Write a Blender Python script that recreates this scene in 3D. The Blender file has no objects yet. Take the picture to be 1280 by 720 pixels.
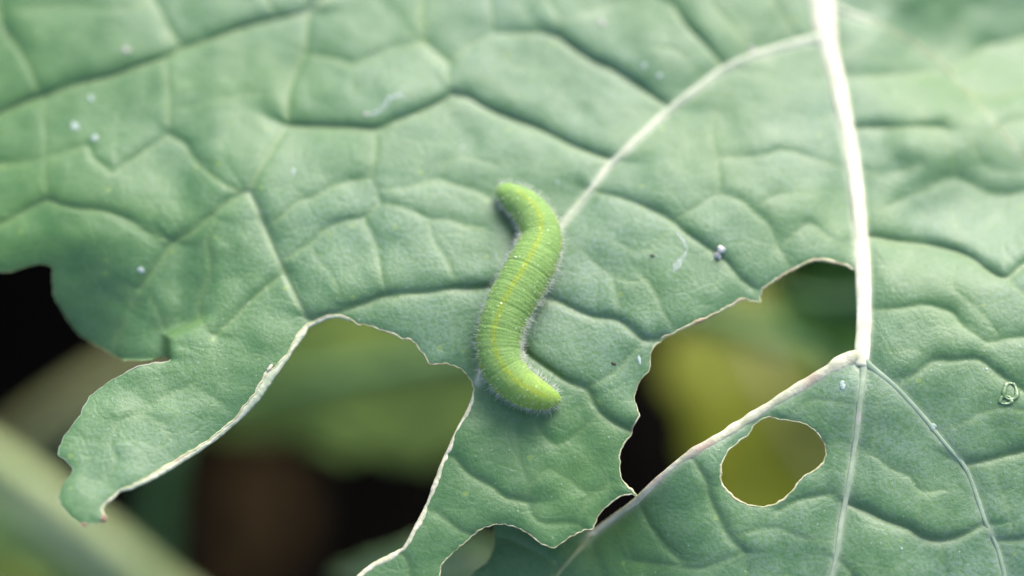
import bpy, math, random
import numpy as np
from mathutils import Vector

random.seed(7)
RNG = np.random.default_rng(11)
SC = bpy.context.scene
COL = SC.collection

# ------------------------------------------------------------------ camera
PITCH = math.radians(68.0)
D0 = 0.35                                   # metres from the lens to the middle of the leaf
CENTRE = np.array([0.0, 0.0, 0.20])         # the leaf hangs 20 cm above the soil
FWD = np.array([0.0, math.cos(PITCH), -math.sin(PITCH)])
RGT = np.array([1.0, 0.0, 0.0])
UPV = np.array([0.0, math.sin(PITCH), math.cos(PITCH)])
CAM = CENTRE - FWD * D0
LENS, SENSOR = 120.0, 36.0
cd = bpy.data.cameras.new('camera')
cd.lens = LENS; cd.sensor_width = SENSOR
cd.clip_start = 0.01; cd.clip_end = 300.0
cd.dof.use_dof = True
cd.dof.focus_distance = 0.3478
cd.dof.aperture_fstop = 4.7
cam = bpy.data.objects.new('camera', cd); COL.objects.link(cam)
cam.location = CAM; cam.rotation_euler = (math.pi / 2 - PITCH, 0, 0)
SC.camera = cam

# ------------------------------------------------------------------ world, sun, exposure
SUN_EL, SUN_AZ = math.radians(40), math.radians(20)      # azimuth clockwise from +Y (beyond the leaf)
w = bpy.data.worlds.new('World'); SC.world = w; w.use_nodes = True
nt = w.node_tree; nt.nodes.clear()
sky = nt.nodes.new('ShaderNodeTexSky'); sky.sky_type = 'NISHITA'; sky.sun_disc = False
sky.sun_elevation = SUN_EL; sky.sun_rotation = SUN_AZ
sky.air_density = 1.0; sky.dust_density = 3.0; sky.ozone_density = 0.4
bg = nt.nodes.new('ShaderNodeBackground'); bg.inputs['Strength'].default_value = 0.105
wo = nt.nodes.new('ShaderNodeOutputWorld')
nt.links.new(sky.outputs[0], bg.inputs[0]); nt.links.new(bg.outputs[0], wo.inputs[0])
sd = bpy.data.lights.new('sun', 'SUN'); sd.energy = 1.4; sd.angle = math.radians(40); sd.color = (1.0, 0.985, 0.96)
sun = bpy.data.objects.new('sun', sd); COL.objects.link(sun)
sdir = Vector((math.sin(SUN_AZ) * math.cos(SUN_EL), math.cos(SUN_AZ) * math.cos(SUN_EL), math.sin(SUN_EL)))
sun.rotation_euler = sdir.to_track_quat('Z', 'Y').to_euler(); sun.location = (0.3, 0.6, 0.8)
SC.view_settings.view_transform = 'Standard'; SC.view_settings.look = 'None'
SC.view_settings.exposure = 1.93; SC.view_settings.gamma = 1.0
SC.view_settings.use_curve_mapping = False
SC.cycles.use_denoising = True

# ------------------------------------------------------------------ helpers
MMPX = 0.105 / 1280.0                        # metres per photo pixel at D0

def ray(x, y):
    x = np.asarray(x, float); y = np.asarray(y, float)
    a = (x - 640.0) / 1280.0 * SENSOR / LENS
    b = (360.0 - y) / 1280.0 * SENSOR / LENS
    return FWD + a[..., None] * RGT + b[..., None] * UPV

def at(x, y, D):
    D = np.asarray(D, float)
    return CAM + ray(x, y) * D[..., None]

def link(name, verts, faces, mat, parent=None, smooth=True):
    me = bpy.data.meshes.new(name)
    v = np.asarray(verts, float)
    if parent is not None:
        v = v - np.array(parent.location)
    me.from_pydata(v.tolist(), [], faces if isinstance(faces, list) else faces.tolist())
    if smooth:
        me.polygons.foreach_set('use_smooth', np.ones(len(me.polygons), bool))
    me.update()
    o = bpy.data.objects.new(name, me); COL.objects.link(o)
    if mat: me.materials.append(mat)
    if parent is not None: o.parent = parent
    return o

def empty(name, loc, label, cat, group=None):
    o = bpy.data.objects.new(name, None); COL.objects.link(o)
    o.empty_display_size = 0.005; o.location = [float(c) for c in loc]
    return tag(o, label, cat, group)

def tag(o, label=None, cat=None, group=None, kind=None):
    if label: o['label'] = label
    if cat: o['category'] = cat
    if group: o['group'] = group
    if kind: o['kind'] = kind
    return o

def attr_float(o, name, vals):
    a = o.data.attributes.new(name, 'FLOAT', 'POINT'); a.data.foreach_set('value', np.asarray(vals, np.float32))

def attr_color(o, name, vals):
    a = o.data.attributes.new(name, 'FLOAT_COLOR', 'POINT')
    v = np.ones((len(vals), 4), np.float32); v[:, :3] = vals
    a.data.foreach_set('color', v.ravel())

def catmull(pts, step):
    """Catmull-Rom through rows of pts (first two columns are positions), resampled about every `step`."""
    P = np.asarray(pts, float)
    E = np.vstack([2 * P[0] - P[1], P, 2 * P[-1] - P[-2]])
    out = []
    for i in range(1, len(E) - 2):
        p0, p1, p2, p3 = E[i - 1], E[i], E[i + 1], E[i + 2]
        n = max(1, int(round(np.linalg.norm((p2 - p1)[:2]) / step)))
        t = (np.arange(n) / n)[:, None]
        out.append(0.5 * ((2 * p1) + (-p0 + p2) * t + (2 * p0 - 5 * p1 + 4 * p2 - p3) * t ** 2 + (-p0 + 3 * p1 - 3 * p2 + p3) * t ** 3))
    out.append(P[-1:])
    return np.vstack(out)

def unit(a):
    return a / np.maximum(np.linalg.norm(a, axis=-1, keepdims=True), 1e-12)

def tube(path, radii, nseg=10, up=None, flat=1.0, caps=True):
    """Closed tapered tube along a 3-D path. flat scales the radius along `up`."""
    P = np.asarray(path, float); r = np.asarray(radii, float) * np.ones(len(P))
    T = unit(np.gradient(P, axis=0))
    if up is None: up = -FWD
    up = np.broadcast_to(np.asarray(up, float), P.shape)
    S = unit(np.cross(T, up)); N = np.cross(S, T)
    a = np.linspace(0, 2 * np.pi, nseg, endpoint=False)
    V = P[:, None] + r[:, None, None] * (np.cos(a)[None, :, None] * S[:, None] + flat * np.sin(a)[None, :, None] * N[:, None])
    n = len(P); F = []
    for i in range(n - 1):
        for j in range(nseg):
            k = (j + 1) % nseg
            F.append((i * nseg + j, i * nseg + k, (i + 1) * nseg + k, (i + 1) * nseg + j))
    V = V.reshape(-1, 3)
    if caps:
        V = np.vstack([V, P[0], P[-1]]); c0, c1 = len(V) - 2, len(V) - 1
        for j in range(nseg):
            k = (j + 1) % nseg
            F.append((c0, k, j)); F.append((c1, (n - 1) * nseg + j, (n - 1) * nseg + k))
    return V, F

def vnoise(x, y, cell, seed):
    """smooth value noise on arrays, -1..1"""
    r = np.random.default_rng(seed); G = r.uniform(-1, 1, (128, 128))
    X = np.asarray(x, float) / cell + 40.0; Y = np.asarray(y, float) / cell + 40.0
    i = np.floor(X).astype(int); j = np.floor(Y).astype(int); fx = X - i; fy = Y - j
    fx = fx * fx * fx * (fx * (fx * 6 - 15) + 10); fy = fy * fy * fy * (fy * (fy * 6 - 15) + 10)
    i %= 128; j %= 128; i1 = (i + 1) % 128; j1 = (j + 1) % 128
    return (G[i, j] * (1 - fx) + G[i1, j] * fx) * (1 - fy) + (G[i, j1] * (1 - fx) + G[i1, j1] * fx) * fy

def sstep(a, b, x):
    t = np.clip((np.asarray(x, float) - a) / (b - a), 0, 1); return t * t * (3 - 2 * t)

# ------------------------------------------------------------------ materials
def mat_new(name):
    m = bpy.data.materials.new(name); m.use_nodes = True
    t = m.node_tree; t.nodes.clear()
    out = t.nodes.new('ShaderNodeOutputMaterial'); b = t.nodes.new('ShaderNodeBsdfPrincipled')
    t.links.new(b.outputs[0], out.inputs[0])
    return m, t, b, out

def N(t, kind, **kw):
    n = t.nodes.new(kind)
    for k, v in kw.items(): setattr(n, k, v)
    return n

def noise(t, co, scale, detail=3.0, rough=0.55, dist=0.0):
    n = N(t, 'ShaderNodeTexNoise'); n.inputs['Scale'].default_value = scale
    n.inputs['Detail'].default_value = detail; n.inputs['Roughness'].default_value = rough; n.inputs['Distortion'].default_value = dist
    t.links.new(co, n.inputs['Vector']); return n

def ramp(t, fac, stops):
    r = N(t, 'ShaderNodeValToRGB'); e = r.color_ramp.elements
    while len(e) < len(stops): e.new(0.5)
    for el, (p, c) in zip(e, stops):
        el.position = p; el.color = (*c, 1) if len(c) == 3 else c
    t.links.new(fac, r.inputs[0]); return r

def mix(t, fac, a, b, mode='MIX'):
    m = N(t, 'ShaderNodeMix', data_type='RGBA', blend_type=mode)
    for s, v in ((m.inputs[0], fac), (m.inputs[6], a), (m.inputs[7], b)):
        if isinstance(v, (int, float)): s.default_value = v
        elif isinstance(v, tuple): s.default_value = (*v, 1)
        else: t.links.new(v, s)
    return m.outputs[2]

def math_n(t, op, a, b=None, clamp=False):
    m = N(t, 'ShaderNodeMath', operation=op, use_clamp=clamp)
    for s, v in ((m.inputs[0], a), (m.inputs[1], b)):
        if v is None: continue
        if isinstance(v, (int, float)): s.default_value = v
        else: t.links.new(v, s)
    return m.outputs[0]

def leaf_material(name, green=(0.044, 0.132, 0.030), bloom=(0.166, 0.246, 0.205), bloom_amt=0.86, transl=0.24, spec=0.6):
    m, t, b, out = mat_new(name)
    co = N(t, 'ShaderNodeTexCoord').outputs['Object']
    big = noise(t, co, 55, 3, 0.5); mid = noise(t, co, 330, 4, 0.6); fine = noise(t, co, 2600, 3, 0.65); grain = noise(t, co, 9000, 2, 0.6)
    # the green under the wax
    g2 = tuple(c * k for c, k in zip(green, (1.45, 1.22, 1.0)))
    base = mix(t, ramp(t, mid.outputs[0], [(0.35, (0, 0, 0)), (0.7, (1, 1, 1))]).outputs[0], green, g2)
    # bluish wax bloom, thinned in patches and by position on the blade
    bl = math_n(t, 'MULTIPLY', ramp(t, big.outputs[0], [(0.28, (0.45, 0.45, 0.45)), (0.62, (1, 1, 1))]).outputs[0],
                ramp(t, mid.outputs[0], [(0.30, (0.42, 0.42, 0.42)), (0.60, (1, 1, 1))]).outputs[0])
    bl = math_n(t, 'MULTIPLY', bl, ramp(t, fine.outputs[0], [(0.38, (0.30, 0.30, 0.30)), (0.58, (1, 1, 1))]).outputs[0])
    bl = math_n(t, 'MULTIPLY', bl, ramp(t, grain.outputs[0], [(0.3, (0.72, 0.72, 0.72)), (0.65, (1, 1, 1))]).outputs[0])
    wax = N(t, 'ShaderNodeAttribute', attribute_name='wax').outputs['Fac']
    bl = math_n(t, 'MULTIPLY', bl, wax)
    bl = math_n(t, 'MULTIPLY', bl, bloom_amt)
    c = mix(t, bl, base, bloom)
    # yellow-green tint along the veins, and lighter tissue beside the raised ribs
    vein = N(t, 'ShaderNodeAttribute', attribute_name='vein').outputs['Fac']
    c = mix(t, math_n(t, 'MULTIPLY', vein, 0.7), c, (0.18, 0.25, 0.085))
    pale = N(t, 'ShaderNodeAttribute', attribute_name='pale').outputs['Fac']
    c = mix(t, math_n(t, 'MULTIPLY', pale, 0.75), c, (0.42, 0.47, 0.33))
    # yellow glands and white wax grains
    vo = N(t, 'ShaderNodeTexVoronoi'); vo.inputs['Scale'].default_value = 430; t.links.new(co, vo.inputs['Vector'])
    sel = N(t, 'ShaderNodeSeparateColor'); t.links.new(vo.outputs['Color'], sel.inputs[0])
    yl = math_n(t, 'MULTIPLY', math_n(t, 'LESS_THAN', vo.outputs['Distance'], 0.13), math_n(t, 'GREATER_THAN', sel.outputs[0], 0.80))
    c = mix(t, math_n(t, 'MULTIPLY', yl, 0.3), c, (0.25, 0.34, 0.05))
    vo2 = N(t, 'ShaderNodeTexVoronoi'); vo2.inputs['Scale'].default_value = 1500; t.links.new(co, vo2.inputs['Vector'])
    sel2 = N(t, 'ShaderNodeSeparateColor'); t.links.new(vo2.outputs['Color'], sel2.inputs[0])
    wh = math_n(t, 'MULTIPLY', math_n(t, 'LESS_THAN', vo2.outputs['Distance'], 0.13), math_n(t, 'GREATER_THAN', sel2.outputs[1], 0.80))
    c = mix(t, math_n(t, 'MULTIPLY', wh, 0.25), c, (0.55, 0.62, 0.55))
    warp = noise(t, co, 260, 2, 0.5)
    va = N(t, 'ShaderNodeVectorMath', operation='MULTIPLY_ADD'); t.links.new(warp.outputs['Color'], va.inputs[0])
    va.inputs[1].default_value = (0.0028, 0.0028, 0.0028); t.links.new(co, va.inputs[2])
    ve = N(t, 'ShaderNodeTexVoronoi', feature='DISTANCE_TO_EDGE'); ve.inputs['Scale'].default_value = 290; t.links.new(va.outputs[0], ve.inputs['Vector'])
    net = ramp(t, ve.outputs['Distance'], [(0.0, (0, 0, 0)), (0.07, (0.6, 0.6, 0.6)), (0.40, (1, 1, 1))])
    c = mix(t, ramp(t, ve.outputs['Distance'], [(0.0, (0.09, 0.09, 0.09)), (0.05, (0, 0, 0))]).outputs[0], c, (0.20, 0.29, 0.13))
    t.links.new(c, b.inputs['Base Color'])
    rr = ramp(t, mid.outputs[0], [(0.3, (0.42, 0.42, 0.42)), (0.7, (0.56, 0.56, 0.56))])
    t.links.new(rr.outputs[0], b.inputs['Roughness'])
    b.inputs['Specular IOR Level'].default_value = spec
    # fine relief: the smallest vein net and the grain of the skin
    hsum = math_n(t, 'ADD', math_n(t, 'MULTIPLY', net.outputs[0], 0.26), math_n(t, 'MULTIPLY', fine.outputs[0], 0.8))
    hsum = math_n(t, 'ADD', hsum, math_n(t, 'MULTIPLY', mid.outputs[0], 0.5))
    bp = N(t, 'ShaderNodeBump'); bp.inputs['Strength'].default_value = 1.0; bp.inputs['Distance'].default_value = 0.000085
    t.links.new(hsum, bp.inputs['Height']); t.links.new(bp.outputs[0], b.inputs['Normal'])
    tr = N(t, 'ShaderNodeBsdfTranslucent'); t.links.new(mix(t, 0.6, c, (0.10, 0.25, 0.03)), tr.inputs[0])
    ms = N(t, 'ShaderNodeMixShader'); ms.inputs[0].default_value = transl
    t.links.new(b.outputs[0], ms.inputs[1]); t.links.new(tr.outputs[0], ms.inputs[2]); t.links.new(ms.outputs[0], out.inputs[0])
    return m

def mottled(name, c1, c2, scale, rough=0.6, bump=0.0001, bscale=None, spec=0.4, sss=0.0, c3=None, thr=(0.35, 0.65)):
    m, t, b, out = mat_new(name)
    co = N(t, 'ShaderNodeTexCoord').outputs['Object']
    n1 = noise(t, co, scale, 4, 0.6)
    stops = [(thr[0], c1), (thr[1], c2)]
    c = ramp(t, n1.outputs[0], stops).outputs[0]
    if c3:
        n3 = noise(t, co, scale * 0.37, 3, 0.6)
        c = mix(t, ramp(t, n3.outputs[0], [(0.54, (0, 0, 0)), (0.68, (1, 1, 1))]).outputs[0], c, c3)
    t.links.new(c, b.inputs['Base Color'])
    b.inputs['Roughness'].default_value = rough; b.inputs['Specular IOR Level'].default_value = spec
    if sss:
        b.inputs['Subsurface Weight'].default_value = sss; b.inputs['Subsurface Radius'].default_value = (0.0006, 0.0008, 0.0003)
        b.inputs['Subsurface Scale'].default_value = 1.0
    n2 = noise(t, co, bscale or scale * 2, 4, 0.6)
    bp = N(t, 'ShaderNodeBump'); bp.inputs['Distance'].default_value = bump
    t.links.new(n2.outputs[0], bp.inputs['Height']); t.links.new(bp.outputs[0], b.inputs['Normal'])
    return m

M_LEAF = leaf_material('leaf_skin')
M_RIB = mottled('rib_skin', (0.42, 0.42, 0.29), (0.57, 0.55, 0.43), 420, 0.5, 0.00008, 1500, 0.45, 0.15, c3=(0.54, 0.44, 0.36))
M_VEIN = mottled('vein_skin', (0.26, 0.31, 0.20), (0.37, 0.39, 0.29), 420, 0.5, 0.00006, 1500, 0.45, 0.1, c3=(0.42, 0.36, 0.31))
M_EDGEVEIN = mottled('bare_vein_skin', (0.32, 0.33, 0.21), (0.52, 0.48, 0.36), 520, 0.55, 0.00016, 1300, 0.35, 0.1, c3=(0.36, 0.27, 0.20))
M_VEIN_GREEN = mottled('green_vein_skin', (0.13, 0.18, 0.07), (0.22, 0.25, 0.12), 400, 0.5, 0.00006, 1500, 0.4)
M_VEIN_GREY = mottled('grey_vein_skin', (0.16, 0.22, 0.14), (0.23, 0.28, 0.19), 420, 0.5, 0.00006, 1500, 0.4, c3=(0.33, 0.29, 0.27))
M_VEIN_PALEGREEN = mottled('pale_green_vein_skin', (0.14, 0.21, 0.13), (0.20, 0.27, 0.18), 400, 0.5, 0.00006, 1500, 0.4)
M_CUT = mottled('chewed_tissue', (0.25, 0.28, 0.13), (0.45, 0.41, 0.28), 1100, 0.7, 0.00012, 2600, 0.3, 0.1, c3=(0.26, 0.19, 0.12))
M_CALLUS = mottled('callused_edge', (0.28, 0.34, 0.21), (0.46, 0.46, 0.34), 700, 0.6, 0.00012, 2200, 0.4, 0.1, c3=(0.50, 0.42, 0.33))
M_TIP = mottled('withered_tip', (0.13, 0.06, 0.05), (0.32, 0.20, 0.15), 900, 0.7, 0.0001)

# ------------------------------------------------------------------ what the photograph shows, in its own pixels
STEP = 2.3
GX0, GX1, GY0, GY1 = -190, 1470, -190, 900
gx = np.arange(GX0, GX1 + STEP, STEP); gy = np.arange(GY0, GY1 + STEP, STEP)
NX, NY = len(gx), len(gy)
GXX, GYY = np.meshgrid(gx, gy)               # [row y, col x]

MIDRIB = [(1006, -190, 21), (1016, -100, 20), (1026, 0, 17.5), (1031, 35, 15), (1037, 65, 11.5), (1046, 100, 10), (1058, 160, 9.2), (1067, 210, 8.8), (1073, 260, 8.6),
          (1077, 310, 8.8), (1079, 350, 9.5), (1080, 400, 9.8), (1078, 435, 10), (1077, 458, 8)]
MID_LOW = [(1079, 446, 6), (1079, 470, 4.2), (1075, 500, 3.6), (1071, 540, 3.4), (1066, 572, 3.2), (1059, 615, 3.2), (1052, 650, 3.3), (1046, 690, 3.0), (1039, 722, 3.2), (1022, 790, 3), (1000, 860, 2)]
LATERAL = [(1028, 48, 7), (1010, 51, 6), (985, 57, 5.5), (960, 64, 4.8), (938, 71, 4.6), (902, 88, 4.5), (877, 107, 4.4), (852, 125, 4.2), (830, 143, 4.0), (812, 160, 3.8), (792, 178, 3.6),
           (776, 194, 3.6), (762, 206, 3.4), (750, 222, 3.2), (737, 239, 2.8), (720, 260, 2.4), (702, 282, 2.0), (672, 322, 2.0), (640, 375, 2.0), (612, 432, 2.2), (597, 478, 2.6)]
EDGE_VEIN = [(1074, 446, 9), (1058, 450, 8.5), (1030, 466, 7.2), (1000, 484, 6.4), (960, 508, 6), (902, 545, 5.6), (852, 575, 5.2), (825, 598, 5), (797, 625, 4.6), (770, 645, 4.4), (742, 666, 4.0), (732, 677, 2.5)]
EDGE_LOW = [(746, 662, 3), (727, 684, 3.2), (708, 705, 3), (690, 728, 2.8), (655, 790, 2.4)]
BRANCH = [(1080, 452, 6), (1092, 461, 3.6), (1115, 480, 3), (1135, 500, 2.8), (1155, 522, 2.6), (1170, 541, 2.5), (1187, 561, 2.5), (1205, 582, 2.5), (1218, 612, 2.5), (1231, 650, 2.5), (1246, 684, 2.4), (1256, 722, 2.4), (1272, 800, 2)]
UPPER_BRANCH = [(1030, 4, 9), (1046, 11, 6), (1062, 17, 4), (1076, 22, 2.4), (1088, 27, 1)]
UPPER_LOW = [(1072, 20, 2), (1100, 32, 2.2), (1130, 47, 2.2), (1160, 66, 2.2), (1185, 88, 2.2), (1206, 111, 2), (1226, 134, 2), (1248, 161, 2), (1268, 184, 2), (1292, 215, 2), (1340, 280, 2), (1400, 370, 2)]

# furrows of the sunken veins: strength, then points
VA = [
 (1.0, [(620,-150),(520,-70),(440,-22),(400,2),(383,16),(350,24),(320,30),(300,36),(275,46),(250,55),(230,61),(212,71),(175,82),(140,95),(100,105),(75,114),(55,120),(37,126),(0,142),(-60,166),(-170,215)]),
 (.85,[(386,14),(384,37),(381,65),(371,88),(361,117),(359,152),(346,178),(331,202),(311,240)]),
 (.95,[(312,242),(322,264),(339,304),(354,338),(370,371),(384,398)]),
 (.85,[(310,241),(287,252),(265,270),(240,290),(217,303),(207,317),(190,341),(175,361)]), (.5,[(175,361),(160,395),(147,418),(142,440)]),
 (.65,[(217,303),(187,291),(162,276),(130,264),(100,261),(75,256),(60,250),(37,260),(20,270),(0,280),(-60,300),(-150,310)]),
 (.5, [(60,250),(58,235),(56,212),(57,180),(56,150),(55,122)]),
 (.55,[(-150,220),(-60,208),(0,205),(30,204),(58,197),(86,190),(110,182),(114,195),(134,212),(144,216),(161,203),(188,184),(211,168)]),
 (.55,[(211,168),(212,134),(209,90),(206,76)]),
 (.65,[(211,168),(232,181),(242,198),(265,219),(289,235),(309,241)]),
 (.7, [(-20,-60),(-4,-10),(0,17),(5,37),(22,60),(35,82),(47,110),(53,119)]), (.4,[(0,17),(37,11),(80,7),(120,12),(160,10),(192,0)]),
 (.7, [(170,-70),(185,-30),(192,0),(200,12),(210,32),(222,52),(228,61)]),
 (.65,[(315,-80),(326,-30),(335,0),(342,12),(347,21)]),
 (.55,[(381,69),(407,71),(427,76),(445,81),(470,70),(495,59),(532,54)]),
 (.45,[(540,-80),(530,-30),(529,0),(525,25),(532,54)]), (.75,[(532,54),(545,66),(560,77)]),
 (.55,[(560,77),(575,67),(595,52),(615,41)]), (.5,[(600,-90),(610,-30),(612,0),(615,22),(617,41)]),
 (.6, [(615,41),(640,42),(670,41),(697,46)]), (.4,[(697,46),(702,28),(725,20),(762,8),(820,-20),(900,-70)]), (.4,[(702,28),(690,8),(670,-30)]),
 (1.0,[(697,46),(706,53),(722,64),(745,79),(765,87),(785,100),(810,117),(832,132)]),
 (.6, [(560,77),(560,100),(566,117)]),
 (.95,[(566,118),(552,127),(525,140),(500,150),(470,162),(440,160),(407,159),(362,158)]),
 (1.05,[(566,118),(585,122),(607,135),(640,149),(670,160),(695,172),(710,180),(735,191),(764,201)]),
 (.35,[(442,82),(441,100),(442,116)]), (.3,[(212,140),(240,132),(270,125),(300,119),(330,118),(360,117)]), (.25,[(566,120),(562,135),(560,150)]),
 (.6, [(470,163),(470,182),(467,205),(464,223),(470,236),(475,253)]),
 (.65,[(334,281),(352,270),(372,252),(392,247),(415,234),(440,227),(464,223)]), (.3,[(415,234),(405,222),(398,210)]),
 (.65,[(352,325),(370,316),(390,302),(407,287),(432,276),(455,272),(475,254)]),
 (.5, [(470,236),(495,236),(520,232),(547,225),(570,232),(595,239),(612,247)]), (.3,[(547,225),(556,205),(575,196),(602,200),(620,208)]),
 (.5, [(475,254),(495,257),(520,266),(537,274),(560,275),(582,282),(605,284)]),
 (.6, [(455,272),(461,287),(470,305),(475,330),(480,357),(483,370)]),
 (.5, [(537,274),(542,300),(555,320),(565,342),(570,360)]),
 (.4, [(387,307),(395,322),(412,340),(421,357),(427,375),(432,387)]),
 (.95,[(640,352),(615,359),(590,361),(565,361),(535,366),(483,370),(460,379),(432,388),(417,392),(386,399)]),
 (.8, [(354,343),(322,368),(296,395),(269,419)]), (.6,[(269,419),(258,408),(252,401),(248,385),(250,372),(262,341),(259,300),(270,275)]),
 (.5, [(252,401),(230,409),(215,418),(206,432),(208,447)]), (.4,[(181,362),(198,391),(205,411),(207,425)]),
 (.35,[(269,419),(263,447),(240,480),(212,492),(175,516),(150,527),(139,555),(146,574),(131,600)]), (.25,[(175,516),(205,530),(215,548)]), (.25,[(240,480),(262,495),(280,505)]),(.2,[(139,555),(110,550),(95,545)]),
 (.75,[(744,240),(780,249),(810,261),(840,277),(855,290),(877,305),(905,325),(922,345),(940,360)]),
 (.5, [(840,278),(865,262),(897,244),(927,252),(940,264),(961,282),(972,309),(988,333)]), (.45,[(897,244),(900,225),(898,200),(925,197),(952,195),(980,188),(1010,196),(1040,207),(1060,214)]),
 (.35,[(940,262),(965,246),(1000,240),(1020,246),(1036,262),(1045,285),(1060,312)]), (.5,[(985,300),(1010,280),(1040,300)]), (.4,[(898,200),(890,170),(895,140),(910,110)]),
 (.4, [(700,303),(727,312),(742,328),(765,343),(790,352),(806,350)]), (.35,[(768,300),(790,312),(800,316),(815,307),(842,286)]),
 (.9, [(660,371),(680,373),(697,377),(715,386),(740,396),(770,400),(790,414),(805,425),(826,425)]),
 (.65,[(805,425),(787,446),(765,467),(735,484)]),
 (.85,[(650,434),(662,445),(677,456),(707,476),(733,487),(740,502),(752,517),(770,530),(792,540)]), (.25,[(733,487),(733,462),(722,440)]),
 (.5, [(770,400),(772,380),(765,343)]), (.5,[(802,344),(812,355),(820,367),(830,392),(842,412)]),
 (.45,[(750,515),(730,535),(715,547),(695,557),(677,542),(668,525)]),
 (.4, [(640,530),(645,547),(650,577),(663,604),(685,587),(705,597),(732,615)]), (.45,[(663,604),(659,628),(670,650),(690,655),(720,654),(728,662)]), (.45,[(726,658),(727,640),(737,622),(762,604)]),
 (.65,[(568,572),(585,592),(615,609),(632,622),(660,628)]), (.5,[(543,640),(560,652),(577,665),(592,669)]), (.5,[(503,692),(510,705),(513,730)]),
 (.8, [(840,5),(860,35),(877,52),(904,84)]), (.5,[(880,-20),(892,8),(915,32),(938,66)]), (.4,[(820,60),(850,65),(877,107)]), (.5,[(930,-60),(960,-10),(985,30),(1000,50)]),
 (.3,[(790,178),(830,190),(860,180),(898,172)]), (.3,[(600,100),(625,112),(650,118)]),(.25,[(610,48),(640,80),(690,90),(735,120)]),
]
VB = [
 (.6, [(1185,88),(1210,76),(1235,58),(1262,54),(1300,40),(1400,0)]), (.6,[(1208,113),(1240,120),(1262,116),(1300,104),(1400,90)]), (.5,[(1248,160),(1280,150),(1350,150)]),
 (.6, [(1060,99),(1082,97),(1110,96),(1147,94),(1172,92)]), (.85,[(1066,161),(1082,160),(1110,160),(1147,160),(1177,160)]), (.4,[(1177,160),(1205,150),(1228,136)]), (.4,[(1050,62),(1085,66),(1105,72)]),
 (.4,[(1110,96),(1120,120),(1147,130),(1160,160)]),(.4,[(1177,160),(1190,190),(1192,222)]), (.4,[(1225,134),(1215,165),(1225,200),(1250,215),(1290,214)]),
 (1.0,[(1086,296),(1100,298),(1120,302),(1160,307),(1197,316),(1220,327),(1237,341),(1256,348),(1272,338),(1285,328),(1330,310),(1420,300)]), (.5,[(1256,348),(1280,366),(1340,400),(1420,430)]),
 (.55,[(1076,262),(1100,262),(1122,252),(1160,235),(1192,222),(1220,236),(1250,246),(1290,240)]), (.35,[(1192,222),(1190,262),(1197,290),(1198,316)]), (.5,[(1072,215),(1100,222),(1122,214),(1150,206)]),
 (.6, [(1090,388),(1110,387),(1130,385),(1155,381),(1172,385),(1190,392),(1202,407),(1222,420),(1233,428),(1260,424),(1285,422),(1340,420),(1420,440)]), (.4,[(1238,425),(1246,418),(1230,395),(1205,371),(1190,355),(1197,318)]),
 (.6, [(1120,480),(1145,467),(1167,451),(1192,451),(1222,449),(1240,462),(1262,478),(1300,500),(1400,530)]), (.4,[(1222,449),(1230,430)]), (.35,[(1092,430),(1120,440),(1142,437),(1167,451)]), (.35,[(1090,345),(1110,342),(1130,330),(1140,308)]),
 (.85,[(1205,582),(1235,576),(1260,569),(1282,564),(1340,545),(1430,540)]), (.65,[(1246,676),(1282,674),(1350,660)]), (.4,[(1170,541),(1200,530),(1230,515),(1262,510),(1300,520)]), (.4,[(1235,576),(1250,610),(1262,640),(1265,674)]),
 (.9, [(1060,630),(1082,639),(1105,650),(1137,661),(1150,670),(1175,676),(1202,670),(1229,656)]), (.5,[(1071,566),(1092,570),(1115,587),(1135,595),(1152,614),(1180,612)]), (.35,[(1152,614),(1150,640),(1150,668)]),
 (.4, [(1176,676),(1179,700),(1185,740)]), (.6,[(1048,700),(1060,712),(1070,730),(1090,780)]), (.65,[(1056,615),(1020,621),(997,626),(972,640)]), (.4,[(1100,490),(1095,520),(1092,570)]),
 (.65,[(862,568),(872,584),(882,600),(886,620),(897,645),(911,672),(930,690)]), (.65,[(798,628),(804,642),(812,657),(830,682),(850,700)]), (.4,[(911,672),(940,664),(972,660),(1000,672),(1040,676)]),
 (.35,[(770,655),(780,676),(790,702)]), (.35,[(735,680),(742,693),(752,720)]), (.45,[(790,702),(830,706),(880,710),(930,690)]), (.4,[(930,690),(935,720),(940,780)]), (.4,[(702,712),(670,690),(640,676),(622,672)]),
 (.45,[(985,525),(1000,510),(1020,500),(1060,505)]), (.35,[(1032,560),(1050,556),(1068,560)]),
]
PALE_ONLY = [([(440, -22), (400, 2), (382, 15), (368, 19)], .6), ([(310, 238), (316, 250), (323, 266)], .5), ([(323, 266), (339, 304), (354, 338), (384, 398)], .22), ([(566, 116), (585, 122), (607, 135)], .25), ([(725, 20), (762, 8)], .3)]
RAISED = {'A': [(LATERAL, 1.0), (MIDRIB, 1.0)], 'B': [(MIDRIB, 1.0), (MID_LOW, .8), (EDGE_VEIN, .6), (BRANCH, .7), (UPPER_BRANCH, .9), (UPPER_LOW, .25)]}

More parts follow.
